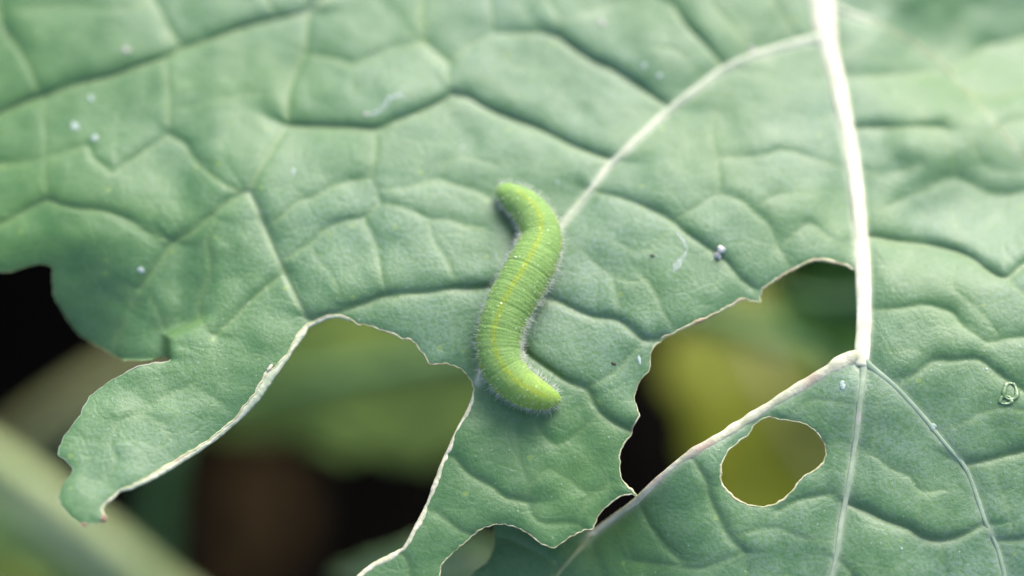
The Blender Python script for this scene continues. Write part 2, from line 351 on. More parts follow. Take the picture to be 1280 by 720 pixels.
# outlines: x, y, width of the pale rim (0 = no rim)
OUT_A = [(1016,-190,0),(1026,0,0),(1037,65,0),(1058,160,0),(1073,260,0),(1078,310,0),(1078,344,0),
 (1067,338,4),(1055,331.5,4.5),(1040,328.6,5),(1021,325.6,5),(1006,330,5),(987.5,340.6,4.5),(969,352,4.5),(954,360.5,4),(950,370.6,3),(951,378,3),(938,377,4),(927.5,376,4.5),(909,385.6,5.5),(890,395,6),(875,403,5.5),(852.5,412,5),(834,421,4.5),(822.5,429,4),(814.5,437,3),
 (812,447,2.4),(811,464,2.4),(800,474,2.4),(795,485,2.4),(794,497.5,2.4),(796,510,2.6),(800.5,520,2.6),(792.5,532.5,2.4),(789,543,2.4),(780,555,2.4),(775,570,2.4),(774,587.5,2.6),(778,600,3),(787.5,609,3),(795.5,619.5,2.6),(788,617.5,2.2),(776,619.5,2),(762.5,630,2),(752.5,640,2),(746,650,2),(741,661.7,2.2),
 (731,662.5,2),(715,670,2.2),(700,680,2.2),(693,684.5,2.2),(677.5,681,1.8),(667.5,672.5,1.8),(660,665,1.8),(650,660,1.8),(630,656,2),(615,657.5,2),(602.5,661,2.4),(591,670,2.4),(584,677.5,2.4),(570,687.5,2.4),(560,697.5,2.4),(552.5,707.5,2.4),(549,722,2.4),(544,760,2.4),(520,800,2.4),(470,815,3),(425,790,4),
 (430,745,8),(447.5,719,9),(465,705,9),(485,694,9),(504,684,8.5),(515,665,8),(524,647.5,7.5),(535,625,7),(542.5,602.5,6.5),(550,582.5,6),(557.5,567.5,5.5),(564,552,5.5),(570,539,5),(580,520,5),(589,502.5,4.5),(592.5,490,3.5),(591,480,2.6),
 (585,470,2.2),(575,461,2.2),(560,456,2.2),(537.5,455,2.4),(532.5,446,2.4),(525,436,2.4),(512.5,426,2.4),(497.5,421,2.4),(482.5,416,2.6),(470,410,2.6),(455,406,2.8),(446,406,3),(437.5,401,3.5),(427.5,397.5,5),(415,397.5,6.5),(405,400,8),(395,405,9),(386,411,10),(380,421,11),(372.5,431,12),(365,441,12),(357.5,452.5,14),(347.5,467.5,17),(335,485,16),(325,500,14),(306,519,12),
 (282.5,540,11),(262.5,555,10.5),(240,570,10),(215,586,9),(190,600,8),(165,611,6),(150,615,5),(142.5,622.5,5),(132.5,630,5),(128,637.5,5),(131,649,5),(125,652,2),(112.5,655,1.8),(105,658,1.8),(100,654.5,1.5),(87.5,645,1.5),(77.5,632.5,1.5),(74,620,1.5),(80,605,1.5),(90,590,1.8),(87.5,581,1.8),(77.5,572.5,2),(72,569,2),(74,557.5,1.8),(80,545,1.6),(85,539,1.5),(100,517.5,1.5),(105,507.5,1.8),(112.5,496,1.5),(130,482.5,1.5),(150,470,1.5),(170,460,1.5),(182.5,454.5,1.5),(200,453,1.5),(212.5,449.5,1.5),
 (205,446,1.2),(190,449,1.2),(170,451,1.2),(155,449,1.2),(140,442.5,1.2),(120,431,1.2),(100,417.5,1.2),(85,400,1.2),(75,385,1.2),(67.5,370,1.2),(66,350,1.2),(66,336,1.2),(60,331,1.2),(45,330,1.2),(30,335,1.2),(15,339,1.2),(0,338,1.2),(-40,330,1.2),(-90,345,1.2),(-150,330,1.2),(-172,250,1.2),(-160,150,1.2),(-182,60,1.2),(-168,-60,1.2),(-120,-130,1.2),(0,-170,1.2),(200,-182,1.2),(420,-172,1.2),(620,-186,1.2),(820,-176,1.2)]
OUT_B = [(1016,-190,0),(1026,0,0),(1037,65,0),(1058,160,0),(1073,260,0),(1078,310,0),(1080,350,0),(1080,400,0),(1078,432,0),(1066,446,0),(1030,464,0),(1000,482,0),(960,506,0),(902,543,0),(852,573,0),(825,596,0),(797,623,0),(770,643,0),(742,663,0),
 (720,655,1.5),(690,642,1.5),(650,636,1.5),(622,645,1.5),(617,664,1.5),(619,680,1.6),(611,698,1.6),(592,716,1.6),(584,745,1.5),(600,800,1.5),(680,850,1.5),(820,868,1.5),(960,880,1.5),(1120,872,1.5),(1280,880,1.5),(1400,850,1.5),(1440,740,1.5),(1425,600,1.5),(1446,450,1.5),(1430,300,1.5),(1448,150,1.5),(1425,0,1.5),(1380,-110,1.5),(1240,-170,1.5)]
HOLE_B = [(965,522,2.4),(980,525,2.4),(1002,529,2),(1021,540,2),(1029.5,555,2),(1032,570,2.6),(1025,581,3),(1012,591,3.2),(998,600,3.2),(993,609,3.2),(980,622,3.4),(965,631,3.6),(950,633,3.6),(935,630,3.4),(920,623,3.2),(907,611,3),(901,598,2.8),(903,581,2.6),(909,566,2.6),(924,553,2.8),(936,544,3),(941,535,3),(952,525,2.6)]

# ------------------------------------------------------------------ the leaf's relief on the pixel grid
LIGHT_PX = np.array([0.30, -0.954])
def poly_dist(pts, reach=150.0, facing=False):
    """distance of grid points to a polyline, inf beyond reach"""
    P = np.asarray(pts, float)[:, :2]
    Dm = np.full(GXX.shape, 1e3); Wm = np.zeros(GXX.shape) if facing else None
    for a, b in zip(P[:-1], P[1:]):
        x0, x1 = min(a[0], b[0]) - reach, max(a[0], b[0]) + reach
        y0, y1 = min(a[1], b[1]) - reach, max(a[1], b[1]) + reach
        i0, i1 = np.clip(np.searchsorted(gx, [x0, x1]), 0, NX); j0, j1 = np.clip(np.searchsorted(gy, [y0, y1]), 0, NY)
        if i1 <= i0 or j1 <= j0: continue
        X = GXX[j0:j1, i0:i1]; Y = GYY[j0:j1, i0:i1]
        d = b - a; L2 = max(d @ d, 1e-9)
        t = np.clip(((X - a[0]) * d[0] + (Y - a[1]) * d[1]) / L2, 0, 1)
        q = np.hypot(X - a[0] - t * d[0], Y - a[1] - t * d[1])
        if facing:
            wq = ((X - a[0] - t * d[0]) * LIGHT_PX[0] + (Y - a[1] - t * d[1]) * LIGHT_PX[1]) / np.maximum(q, 1e-6)
            Wm[j0:j1, i0:i1] = np.where(q < Dm[j0:j1, i0:i1], wq, Wm[j0:j1, i0:i1])
        Dm[j0:j1, i0:i1] = np.minimum(Dm[j0:j1, i0:i1], q)
    return (Dm, Wm) if facing else Dm

def macro(X, Y, side):
    """metres of depth added along the view, large shapes of the leaf"""
    t = 360.0 - Y
    sp = 80.0 * np.log1p(np.exp(np.clip((t + 40) / 80.0, -30, 30)))
    D = MMPX * (0.12 * t + 0.34 * sp)
    D = D + 0.0090 * sstep(900, 1380, X) * sstep(470, -60, Y)
    D = D + 0.0080 * sstep(285, 475, Y) * sstep(222, 70, X) * sstep(454, 449, Y)          # the far lobe droops
    D = D + 0.0030 * sstep(160, -120, X) * sstep(420, 300, Y)
    # the flap that folds over the drooping lobe
    fold = np.minimum(X - 208.0, 0.9 * (Y - (417.0 - (X - 215.0) * 0.43)))
    lo = 1.0 / (1.0 + np.exp(np.clip(fold / 2.2, -30, 30))) * np.exp(-np.clip(-fold, 0, 400) / 150.0) * sstep(275, 220, X) * sstep(454, 449, Y)
    D = D + 0.0024 * lo
    D = D - 0.0009 * np.exp(-((X - 235) / 90) ** 2 - ((Y - 470) / 60) ** 2)
    # the torn flap tips up towards the sky
    D = D - 0.36 * MMPX * np.clip(Y - 470, 0, 300) * sstep(330, 190, X) * sstep(455, 520, Y)
    if side == 'B':
        D = D + 0.0070 * sstep(900, 700, X) * sstep(520, 660, Y)
        D = D + 0.0012 * np.sin((Y - 20) / 34.0 + 0.004 * (X - 1100)) * sstep(1085, 1150, X) * sstep(420, 250, Y)
    return D

def relief(veins, raised, amp, side='A'):
    wx = vnoise(GXX, GYY, 30, 3) * 1.8 + vnoise(GXX, GYY, 12, 5) * 0.35
    crest = np.zeros(GXX.shape); acc = np.zeros(GXX.shape); tint = np.zeros(GXX.shape)
    for s, pts in veins:
        d, fw = poly_dist(catmull(pts, 7.0), facing=True)
        sg = 14.0 + 8.0 * s
        cr = s ** 1.7 * sstep(-0.15, 0.8, fw) * (d / sg) * np.exp(1 - d / sg) * (0.8 + 0.35 * vnoise(GXX, GYY, 60, 9))
        crest = np.maximum(crest, np.where(d < 900, cr, 0))
        d = np.where(d < 900, np.sqrt(d * d + 1.6), d)
        dd = np.maximum(d + np.abs(wx) * np.clip(d / 12, 0, 1), 0)
        g = 0.52 * np.exp(-dd / 4.0) + 0.48 * np.exp(-dd / 24.0)
        if side == 'B':
            k = sstep(420, 300, GYY); g = g * (1 - k) + k * (0.30 * np.exp(-dd / 9.0) + 0.70 * np.exp(-dd / 27.0))
        acc += (s ** 1.5 * g) ** 4
        tint = np.maximum(tint, s * np.exp(-(d / 2.6)))
    pale = np.zeros(GXX.shape)
    for pts, s in raised:
        c = catmull(pts, 7.0); d = poly_dist(c)
        wid = np.mean([p[2] for p in pts])
        g = np.exp(-np.maximum(d - wid, 0) / 26.0)
        acc += (0.75 * s * g) ** 4
        pale = np.maximum(pale, s * np.exp(-np.maximum(d - wid * 0.7, 0) / 2.6))
    for pts, s in PALE_ONLY:
        pale = np.maximum(pale, s * np.exp(-poly_dist(catmull(pts, 7.0)) / 2.8))
    # the tissue domes up beside each furrow before it dives into it
    h = amp * (1.0 - np.minimum(acc ** 0.25, 1.25)) + 0.00064 * crest
    return h, np.clip(tint, 0, 1), np.clip(pale, 0, 1)

def resample_outline(pts, closed=True):
    P = np.asarray(pts, float)
    n = len(P); out = []
    for i in range(n if closed else n - 1):
        p0, p1, p2, p3 = P[(i - 1) % n], P[i], P[(i + 1) % n], P[(i + 2) % n]
        k = max(1, int(round(np.linalg.norm((p2 - p1)[:2]) / 2.4))); t = (np.arange(k) / k)[:, None]
        # half-tension spline keeps the bite points sharp
        m1, m2 = 0.32 * (p2 - p0), 0.32 * (p3 - p1)
        out.append((2 * t ** 3 - 3 * t ** 2 + 1) * p1 + (t ** 3 - 2 * t ** 2 + t) * m1 + (-2 * t ** 3 + 3 * t ** 2) * p2 + (t ** 3 - t ** 2) * m2)
    return np.vstack(out)

def jitter_outline(P, seed):
    """small toothed irregularity of the bites where there is a rim"""
    d = np.roll(P[:, :2], -1, 0) - np.roll(P[:, :2], 1, 0); nrm = unit(np.stack([-d[:, 1], d[:, 0]], 1))
    s = np.cumsum(np.r_[0, np.linalg.norm(np.diff(P[:, :2], axis=0), axis=1)])
    a = vnoise(s, s * 0 + 3.3, 5, seed) * 1.1 + vnoise(s, s * 0 + 9.1, 15, seed + 1) * 1.2
    Q = P.copy(); Q[:, :2] += nrm * (a * (P[:, 2] > 0.1) * np.where(P[:, 2] > 4.5, 0.45, 1.0))[:, None]
    return Q

def inside(P):
    """even-odd test on the grid, row by row"""
    ins = np.zeros(GXX.shape, bool); x, y = P[:, 0], P[:, 1]; x2, y2 = np.roll(x, -1), np.roll(y, -1)
    for j in range(NY):
        yy = gy[j]; c = (y > yy) != (y2 > yy)
        if not c.any(): continue
        xs = np.sort(x[c] + (yy - y[c]) * (x2[c] - x[c]) / (y2[c] - y[c]))
        ins[j] = np.searchsorted(xs, gx) % 2 == 1
    return ins

def signed(P):
    closed = np.vstack([P, P[:1]]); d = poly_dist(closed, 26.0)
    return np.where(inside(P), d, -d)

def sample(A, x, y):
    fx = np.clip((np.asarray(x, float) - GX0) / STEP, 0, NX - 1.001); fy = np.clip((np.asarray(y, float) - GY0) / STEP, 0, NY - 1.001)
    i = fx.astype(int); j = fy.astype(int); fx = fx - i; fy = fy - j
    return (A[j, i] * (1 - fx) + A[j, i + 1] * fx) * (1 - fy) + (A[j + 1, i] * (1 - fx) + A[j + 1, i + 1] * fx) * fy

THICK = 0.00034
class Sheet: pass

def build_sheet(side, veins, outline, holes):
    S = Sheet(); amp = 0.00066 if side == 'A' else 0.00085
    h, tint, pale = relief(veins, RAISED[side], amp, side)
    h = h + 0.00012 * vnoise(GXX, GYY, 42, 21) + 0.000035 * vnoise(GXX, GYY, 19, 22) + 0.00007 * vnoise(GXX + 0.4 * GYY, GYY, 30, 24) + 0.00045 * vnoise(GXX, GYY, 120, 23)
    S.out = jitter_outline(resample_outline(outline), 31)
    S.holes = [jitter_outline(resample_outline(hh), 47) for hh in holes]
    sdf = signed(S.out)
    for H in S.holes: sdf = np.minimum(sdf, -signed(H))
    # cut edges curl down a little
    curl = np.exp(-np.clip(sdf, 0, 200) / 7.0)
    h = h - 0.00025 * curl
    S.D = D0 + macro(GXX, GYY, side) - h
    S.tint, S.pale, S.sdf = tint, pale, sdf
    ins = sdf > 0
    idx = np.full(GXX.shape, -1, int); idx[ins] = np.arange(ins.sum())
    X = GXX[ins]; Y = GYY[ins]
    c00, c10, c11, c01 = ins[:-1, :-1], ins[:-1, 1:], ins[1:, 1:], ins[1:, :-1]
    full = c00 & c10 & c11 & c01
    J, I = np.nonzero(full)
    quads = np.stack([idx[J, I], idx[J + 1, I], idx[J + 1, I + 1], idx[J, I + 1]], 1).tolist()
    mixed = (c00 | c10 | c11 | c01) & ~full
    ex, ey, edge_id, walls = [], [], {}, []
    base = len(X)
    def cross(j0, i0, j1, i1):
        k = (j0, i0, j1, i1) if (j0, i0) < (j1, i1) else (j1, i1, j0, i0)
        if k not in edge_id:
            a, b = sdf[k[0], k[1]], sdf[k[2], k[3]]; t = float(np.clip(a / (a - b), 0.02, 0.98))
            ex.append(gx[k[1]] * (1 - t) + gx[k[3]] * t); ey.append(gy[k[0]] * (1 - t) + gy[k[2]] * t)
            edge_id[k] = base + len(ex) - 1
        return edge_id[k]
    for j, i in zip(*np.nonzero(mixed)):
        cs = [(j, i), (j + 1, i), (j + 1, i + 1), (j, i + 1)]
        poly, kinds = [], []
        for q in range(4):
            a, b = cs[q], cs[(q + 1) % 4]
            if ins[a]: poly.append(int(idx[a])); kinds.append(0)
            if ins[a] != ins[b]: poly.append(cross(*a, *b)); kinds.append(1)
        if len(poly) >= 3:
            quads.append(poly)
            for q in range(len(poly)):
                r = (q + 1) % len(poly)
                if kinds[q] and kinds[r]: walls.append((poly[q], poly[r]))
    X = np.r_[X, ex]; Y = np.r_[Y, ey]; n = len(X)
    Dt = sample(S.D, X, Y)
    top = at(X, Y, Dt); bot = at(X, Y, Dt + THICK)
    faces = quads + [[v + n for v in f[::-1]] for f in quads] + [[b, a, a + n, b + n] for a, b in walls]
    S.verts = np.vstack([top, bot]); S.faces = faces
    S.vt = np.r_[sample(tint, X, Y), np.zeros(n)]; S.vp = np.r_[sample(pale, X, Y), np.zeros(n)]
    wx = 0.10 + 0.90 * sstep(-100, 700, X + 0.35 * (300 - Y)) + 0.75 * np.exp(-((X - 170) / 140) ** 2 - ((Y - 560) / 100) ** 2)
    wx = wx * (1 - 0.6 * sstep(400, 560, Y) * sstep(440, 540, X) * sstep(1000, 760, X))  # bloom cut low in mid-blade so that area comes out darker and greener
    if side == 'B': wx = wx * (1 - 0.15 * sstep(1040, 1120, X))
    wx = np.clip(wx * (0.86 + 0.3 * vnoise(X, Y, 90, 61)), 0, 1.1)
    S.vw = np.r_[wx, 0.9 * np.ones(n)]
    return S

SA = build_sheet('A', VA, OUT_A, [])
SB = build_sheet('B', VB, OUT_B, [HOLE_B])

def on_leaf(S, x, y, lift=0.0):
    """point on the blade, lifted towards the lens by `lift` metres"""
    return at(x, y, sample(S.D, x, y) - lift)

# ------------------------------------------------------------------ the ground
gxs = np.sinh(np.linspace(-7.2, 7.2, 150)) * 0.045
GX, GY = np.meshgrid(gxs, gxs + 0.0)
def soil_z(x, y):
    f = np.exp(-(np.hypot(x, y) / 3.0) ** 2)
    return f * (0.008 * vnoise(x, y, 0.09, 71) + 0.005 * vnoise(x, y, 0.03, 72) + 0.0025 * vnoise(x, y, 0.012, 73)) - 0.004
GZ = soil_z(GX, GY)
n = len(gxs)
ii = np.arange(n * n).reshape(n, n)
F = np.stack([ii[:-1, :-1], ii[:-1, 1:], ii[1:, 1:], ii[1:, :-1]], -1).reshape(-1, 4)
M_SOIL = mottled('soil', (0.0012, 0.001, 0.0008), (0.004, 0.0032, 0.0024), 120, 0.95, 0.002, 260, 0.03)  # near-black base stands in for deep shade on the soil
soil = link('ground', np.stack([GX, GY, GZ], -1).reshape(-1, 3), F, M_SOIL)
tag(soil, 'dark bare garden soil under the leaves', kind='structure')

# ------------------------------------------------------------------ the chewed leaf
LEAF_AT = at(np.array(1012.0), np.array(-190.0), np.array(D0 + float(macro(np.array(1012.0), np.array(-190.0), 'A'))))
leaf = empty('cabbage_leaf', LEAF_AT, 'big blue-green cabbage leaf with a white midrib and chewed bite holes, carrying a caterpillar', 'leaf')
for nm, S in (('blade', SA), ('blade', SB)):
    o = link(nm, S.verts, S.faces, M_LEAF, leaf)
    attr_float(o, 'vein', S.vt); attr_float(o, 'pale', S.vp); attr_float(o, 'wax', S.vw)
    o['label'] = 'broad half of the blade with the large bites' if S is SA else 'half of the blade with one round hole'

def rib(name, pts, S, mat, flat=0.6, lift=0.25, nseg=12, rough=0.05, Dfix=None):
    c = catmull(pts, 4.0)
    s = np.cumsum(np.r_[0, np.linalg.norm(np.diff(c[:, :2], axis=0), axis=1)])
    D = sample(S.D, c[:, 0], c[:, 1])
    k = np.ones(9) / 9; Dp = np.convolve(np.pad(D, 4, 'edge'), k, 'valid')
    r = c[:, 2] * MMPX * (1 + rough * vnoise(s, s * 0, 14, 91) + rough * vnoise(s, s * 0 + 7, 45, 92))
    D = Dp - r * lift
    V, Fc = tube(at(c[:, 0], c[:, 1], D), r, nseg, None, flat)
    return link(name, V, Fc, mat, leaf)

mid = rib('midrib', MIDRIB, SB, M_RIB, 0.42, 0.16, 18, 0.04)
mid['label'] = 'thick white midrib'
rib('vein', LATERAL, SA, M_VEIN, 0.42, 0.06)
rib('vein', MID_LOW, SB, M_VEIN_GREY, 0.4, 0.08)
ev = rib('vein', EDGE_VEIN, SB, M_EDGEVEIN, 0.5, 0.06, 14, 0.18); ev['label'] = 'bare pale vein left along the edge of the big bite'
rib('vein', BRANCH, SB, M_VEIN_PALEGREEN, 0.4, 0.04)
rib('vein', UPPER_BRANCH, SB, M_VEIN, 0.6, 0.1)
rib('vein', UPPER_LOW, SB, M_VEIN_GREEN, 0.4, -0.1)
rib('vein', EDGE_LOW, SB, M_VEIN_GREEN, 0.6, 0.1)
# the stalk runs on beyond the picture and down to the soil
p0 = at(np.array(1006.0), np.array(-185.0), np.array(float(sample(SB.D, 1006, -185))))
st = np.array([p0 + np.array([0.001, -0.002, 0.0]), p0 + np.array([-0.001, 0.022, -0.004]), p0 + np.array([-0.002, 0.05, -0.03]), p0 + np.array([-0.003, 0.066, -0.09]), [p0[0] - 0.003, p0[1] + 0.072, -0.01]])
st = catmull(st, 0.006)
V, Fc = tube(st, np.linspace(0.0019, 0.004, len(st)), 14, (1, 0.02, 0.01))
link('petiole', V, Fc, M_RIB, leaf)

def rims(S, P, closed_dir, groups, inner=0.0):
    """pale beads along the bitten outline: each (start point index range by distance) becomes one part"""
    n = len(P)
    d = np.roll(P[:, :2], -1, 0) - np.roll(P[:, :2], 1, 0); nrm = unit(np.stack([-d[:, 1], d[:, 0]], 1)) * closed_dir
    s = np.cumsum(np.r_[0, np.linalg.norm(np.diff(P[:, :2], axis=0), axis=1)])
    for (i0, i1, mat, name) in groups:
        ids = np.arange(i0, i1 + 1) % n
        kk = np.where(P[ids, 2] > 6, 0.3, 1.0)
        w = P[ids, 2] * (0.80 + kk * 0.30 * vnoise(s[ids], s[ids] * 0, 6, 51) + 0.32 * vnoise(s[ids], s[ids] * 0 + 5, 22, 52))
        w = np.maximum(w, 0.6)
        k = np.ones(5) / 5
        q = np.stack([np.convolve(np.pad(nrm[ids, c], 2, 'edge'), k, 'valid') for c in (0, 1)], 1); q = unit(q)
        m = 10; a = np.linspace(0, 2 * np.pi, m, endpoint=False)
        if inner:
            w0 = w; w = np.minimum(inner * (1 + 0.4 * vnoise(s[ids], s[ids] * 0 + 2, 22, 57)), w0 * 0.5); sh = w0 * 0.95 - w
        else:
            sh = 0.0 * w - 0.7
        ox = (0.5 * w)[:, None] * (1 - np.cos(a))[None, :] + sh[:, None]            # px inward from the cut
        hh = (0.00016 + (0.00005 if inner else 0.0) + np.minimum(w, 6) * 0.000012)[:, None] * np.sin(a)[None, :]
        px = P[ids, 0][:, None] + q[:, 0][:, None] * ox; py = P[ids, 1][:, None] + q[:, 1][:, None] * ox
        tz = 0.00005 * vnoise(px, py, 3.0, 53)
        D = sample(S.D, px, py) + THICK * 0.38 - hh - tz
        V = at(px, py, D).reshape(-1, 3); L = len(ids); Fq = []
        for i in range(L - 1):
            for j in range(m):
                jj = (j + 1) % m
                Fq.append((i * m + j, i * m + jj, (i + 1) * m + jj, (i + 1) * m + j))
        Fq.append(list(range(m))[::-1]); Fq.append([(L - 1) * m + j for j in range(m)])
        link(name, V, Fq, mat, leaf)

def cut(P, *anchors):
    return [int(np.argmin(np.hypot(P[:, 0] - x, P[:, 1] - y))) for x, y in anchors]

ia = cut(SA.out, (1067, 338), (814.5, 437), (741, 661.7), (549, 722), (425, 790), (591, 480), (437.5, 401), (131, 649), (212.5, 449.5), (-168, -60))
rims(SA, SA.out, 1, [(ia[0], ia[1], M_CUT, 'chewed_edge'), (ia[1], ia[2], M_CUT, 'chewed_edge'), (ia[2], ia[3], M_CUT, 'chewed_edge'), (ia[4], ia[5], M_EDGEVEIN, 'chewed_edge'),
                     (ia[5], ia[6], M_CUT, 'chewed_edge'), (ia[6], ia[7], M_CALLUS, 'curled_edge'), (ia[7], ia[8], M_VEIN_GREY, 'margin'), (ia[8], ia[9], M_VEIN_GREEN, 'margin')])
rims(SA, SA.out, 1, [(ia[6], ia[7], M_CUT, 'torn_skin')], 3.6)
ib = cut(SB.out, (720, 655), (592, 716), (1425, 0))
rims(SB, SB.out, 1, [(ib[0], ib[1], M_VEIN_GREEN, 'margin'), (ib[1], ib[2], M_VEIN_GREEN, 'margin')])
rims(SB, SB.holes[0], -1, [(0, len(SB.holes[0]), M_CUT, 'chewed_edge')])

def lump(cx, cy, S, rx, ry, rz, rot, seed, rough=0.25, sub=16, lift=0.4):
    """uneven rounded lump resting on the blade; sizes in photo pixels"""
    u = np.linspace(0, 2 * np.pi, sub, endpoint=False); v = np.linspace(0.02, np.pi - 0.02, sub // 2 + 2)
    U, Vv = np.meshgrid(u, v)
    X = np.cos(U) * np.sin(Vv); Y = np.sin(U) * np.sin(Vv); Z = np.cos(Vv)
    k = 1 + rough * vnoise(X * 3 + seed * 3.1, Y * 3 + Z * 2.3, 1.1, seed) + rough * 0.5 * vnoise(X * 3 + Z, Y * 3 - Z, 0.5, seed + 1)
    a = X * k * rx; b = Y * k * ry; c, s = math.cos(rot), math.sin(rot)
    V = on_leaf(S, np.full(a.shape, float(cx)) + c * a - s * b, np.full(a.shape, float(cy)) + s * a + c * b)
    V = V - FWD * ((Z * k + lift) * rz * MMPX)[..., None]
    nr, nc = U.shape; F = []
    for i in range(nr - 1):
        for j in range(nc):
            F.append((i * nc + j, (i + 1) * nc + j, (i + 1) * nc + (j + 1) % nc, i * nc + (j + 1) % nc))
    F.append(list(range(nc))); F.append([(nr - 1) * nc + j for j in range(nc)][::-1])
    return V.reshape(-1, 3), F

for (x, y, rx, ry, rot) in ((105, 656, 4.2, 2.2, 0.1), (130, 648, 3.2, 4.4, 0.4)):
    V, F = lump(x, y, SA, rx, ry, 2.6, rot, 5, 0.3, 14, 0.2); link('withered_tip', V, F, M_TIP, leaf)
# white torn tooth on the curled edge
V, F = lump(337, 460, SA, 6, 2.2, 2.0, 2.3, 8, 0.35, 14, 0.6); link('torn_tooth', V, F, M_CALLUS, leaf)
# blister scar: a raised green ring round a sunken window of thin tissue
M_SCAR = mottled('scar_tissue', (0.07, 0.14, 0.05), (0.15, 0.22, 0.11), 900, 0.25, 0.0001, 2000, 0.6)
th = np.linspace(0, 2 * np.pi, 41)[:-1]
for (cx, cy, ax, ay, tw, nm) in ((1263, 489, 8.0, 11.0, 2.6, 'scar_ring'), (1257, 500, 7.0, 5.5, 2.0, 'scar_ring')):
    px = cx + (ax + 0.9 * np.sin(3 * th + cx)) * np.cos(th); py = cy + (ay + 0.8 * np.cos(2 * th)) * np.sin(th)
    ring = on_leaf(SB, px, py, 0.00005); m = 8; a = np.linspace(0, 2 * np.pi, m, endpoint=False)
    outw = unit(ring - ring.mean(0)); rr = tw * MMPX * (1 + 0.3 * np.sin(2 * th + 1.0) + 0.15 * np.sin(5 * th))
    V = ring[:, None] + rr[:, None, None] * (np.cos(a)[None, :, None] * outw[:, None] - np.sin(a)[None, :, None] * FWD * 0.9)
    F = [(i * m + j, i * m + (j + 1) % m, ((i + 1) % 40) * m + (j + 1) % m, ((i + 1) % 40) * m + j) for i in range(40) for j in range(m)]
    link(nm, V.reshape(-1, 3), F, M_SCAR, leaf)

# ------------------------------------------------------------------ the caterpillar
SPINE = [(621,240,4.5),(624,240,9),(630,241,13.5),(643,248,18.5),(658,260,21.5),(670,276,24),(676.5,298,26),(669,322,29),(657,346,30),(643.5,370,29.5),(632,394,28.5),(624.5,418,27.5),(623.5,440,27),(629,460,26),(643,477,24),(660,488.5,21.5),(676,495,18),(688,498,13.5),(695,499,9.5),(699,499.5,4.5)]
DORSAL = [(644,236),(660,249),(674.5,264),(679,281),(674,297),(663,321),(648.5,345),(634,368),(627,381),(621,400),(617,419),(618,438),(627,454),(641,471),(660,485),(676,492),(690,497)]
c = catmull(SPINE, 0.75)
sl = np.cumsum(np.r_[0, np.linalg.norm(np.diff(c[:, :2], axis=0), axis=1)]); LEN = sl[-1]
NS = 640
ss = np.linspace(0, LEN, NS)
cx = np.interp(ss, sl, c[:, 0]); cy = np.interp(ss, sl, c[:, 1]); cw = np.interp(ss, sl, c[:, 2])
k = np.hanning(41); k /= k.sum()
sm = lambda a: np.convolve(np.pad(a, 20, 'reflect', reflect_type='odd'), k, 'valid')
cx, cy = sm(cx), sm(cy); cw = np.maximum(sm(cw), 1.2)
TILT = math.cos(math.radians(18))
k2 = np.ones(121) / 121
leafD = np.convolve(np.pad(sample(SA.D, cx, cy), 60, 'edge'), k2, 'valid')
rv = cw * MMPX
cD = leafD - (rv * 0.80) / TILT - 0.00025
CP = at(cx, cy, cD)
T = unit(np.gradient(CP, axis=0)); Vw = unit(-FWD - (T @ -FWD)[:, None] * T); Sd = np.cross(T, Vw)
# where the yellow line lies across the back
dc = catmull(DORSAL, 2.0)
tx, ty = np.gradient(cx), np.gradient(cy); tl = np.hypot(tx, ty); nx_, ny_ = -ty / tl, tx / tl
off = []
for x, y in dc[:, :2]:
    i = int(np.argmin(np.hypot(cx - x, cy - y))); off.append((ss[i], np.clip(((x - cx[i]) * nx_[i] + (y - cy[i]) * ny_[i]) / max(cw[i], 6), -0.75, 0.75)))
off = np.array(sorted(off)); phi = np.arcsin(np.interp(ss, off[:, 0], off[:, 1])); phi = np.convolve(np.pad(phi, 30, 'edge'), np.ones(61) / 61, 'valid')
# sign of the side vector in picture space
side_px = np.sign(np.mean((Sd @ RGT) * nx_ - (Sd @ UPV) * ny_))
NA = 72
ang = np.linspace(-np.pi, np.pi, NA, endpoint=False)          # 0 faces the lens, positive towards +Sd
SEGS = 13.0; u = ss / LEN
segpos = u * SEGS * 1.0; annu = segpos * 5.6 + 0.25 * vnoise(ss / 9.0, ss * 0, 1.0, 88)
body_fade = sstep(0.02, 0.09, u) * sstep(1.0, 0.93, u)
annulet = (np.abs(np.sin(np.pi * annu))) ** 0.7
segc = np.exp(-((segpos - np.round(segpos)) / 0.07) ** 2)
A_, U_ = np.meshgrid(ang, u)
W_ = cw[:, None]; PH = phi[:, None] * side_px
R = 1 + (-0.005 + 0.009 * annulet[:, None] - 0.016 * segc[:, None]) * body_fade[:, None]
R = R + 0.010 * vnoise(A_ * 9, ss[:, None] / 5.0 + A_ * 0, 1.0, 81)
# neck groove behind the head capsule
R = R * (1 - 0.07 * np.exp(-((ss[:, None] - 17) / 3.0) ** 2))
# row of folds low on the flank
R = R + 0.045 * np.exp(-((np.abs(A_) - 1.62) / 0.28) ** 2) * (0.6 + 0.4 * np.abs(np.sin(np.pi * segpos))[:, None]) * body_fade[:, None]
vert = np.where(np.abs(A_) > np.pi / 2, 0.80, 0.93)
Vc = CP[:, None] + (rv[:, None] * R)[..., None] * (np.sin(A_)[..., None] * Sd[:, None] + (np.cos(A_) * vert)[..., None] * Vw[:, None])
Vc = Vc.reshape(-1, 3)
ii = np.arange(NS * NA).reshape(NS, NA); nxt = np.roll(ii, -1, 1)
Fb = np.stack([ii[:-1], nxt[:-1], nxt[1:], ii[1:]], -1).reshape(-1, 4).tolist()
Vc = np.vstack([Vc, CP[0] - T[0] * 0.00008, CP[-1] + T[-1] * 0.00008]); e0, e1 = len(Vc) - 2, len(Vc) - 1
for j in range(NA):
    jj = (j + 1) % NA
    Fb.append([e0, jj, j]); Fb.append([e1, (NS - 1) * NA + j, (NS - 1) * NA + jj])
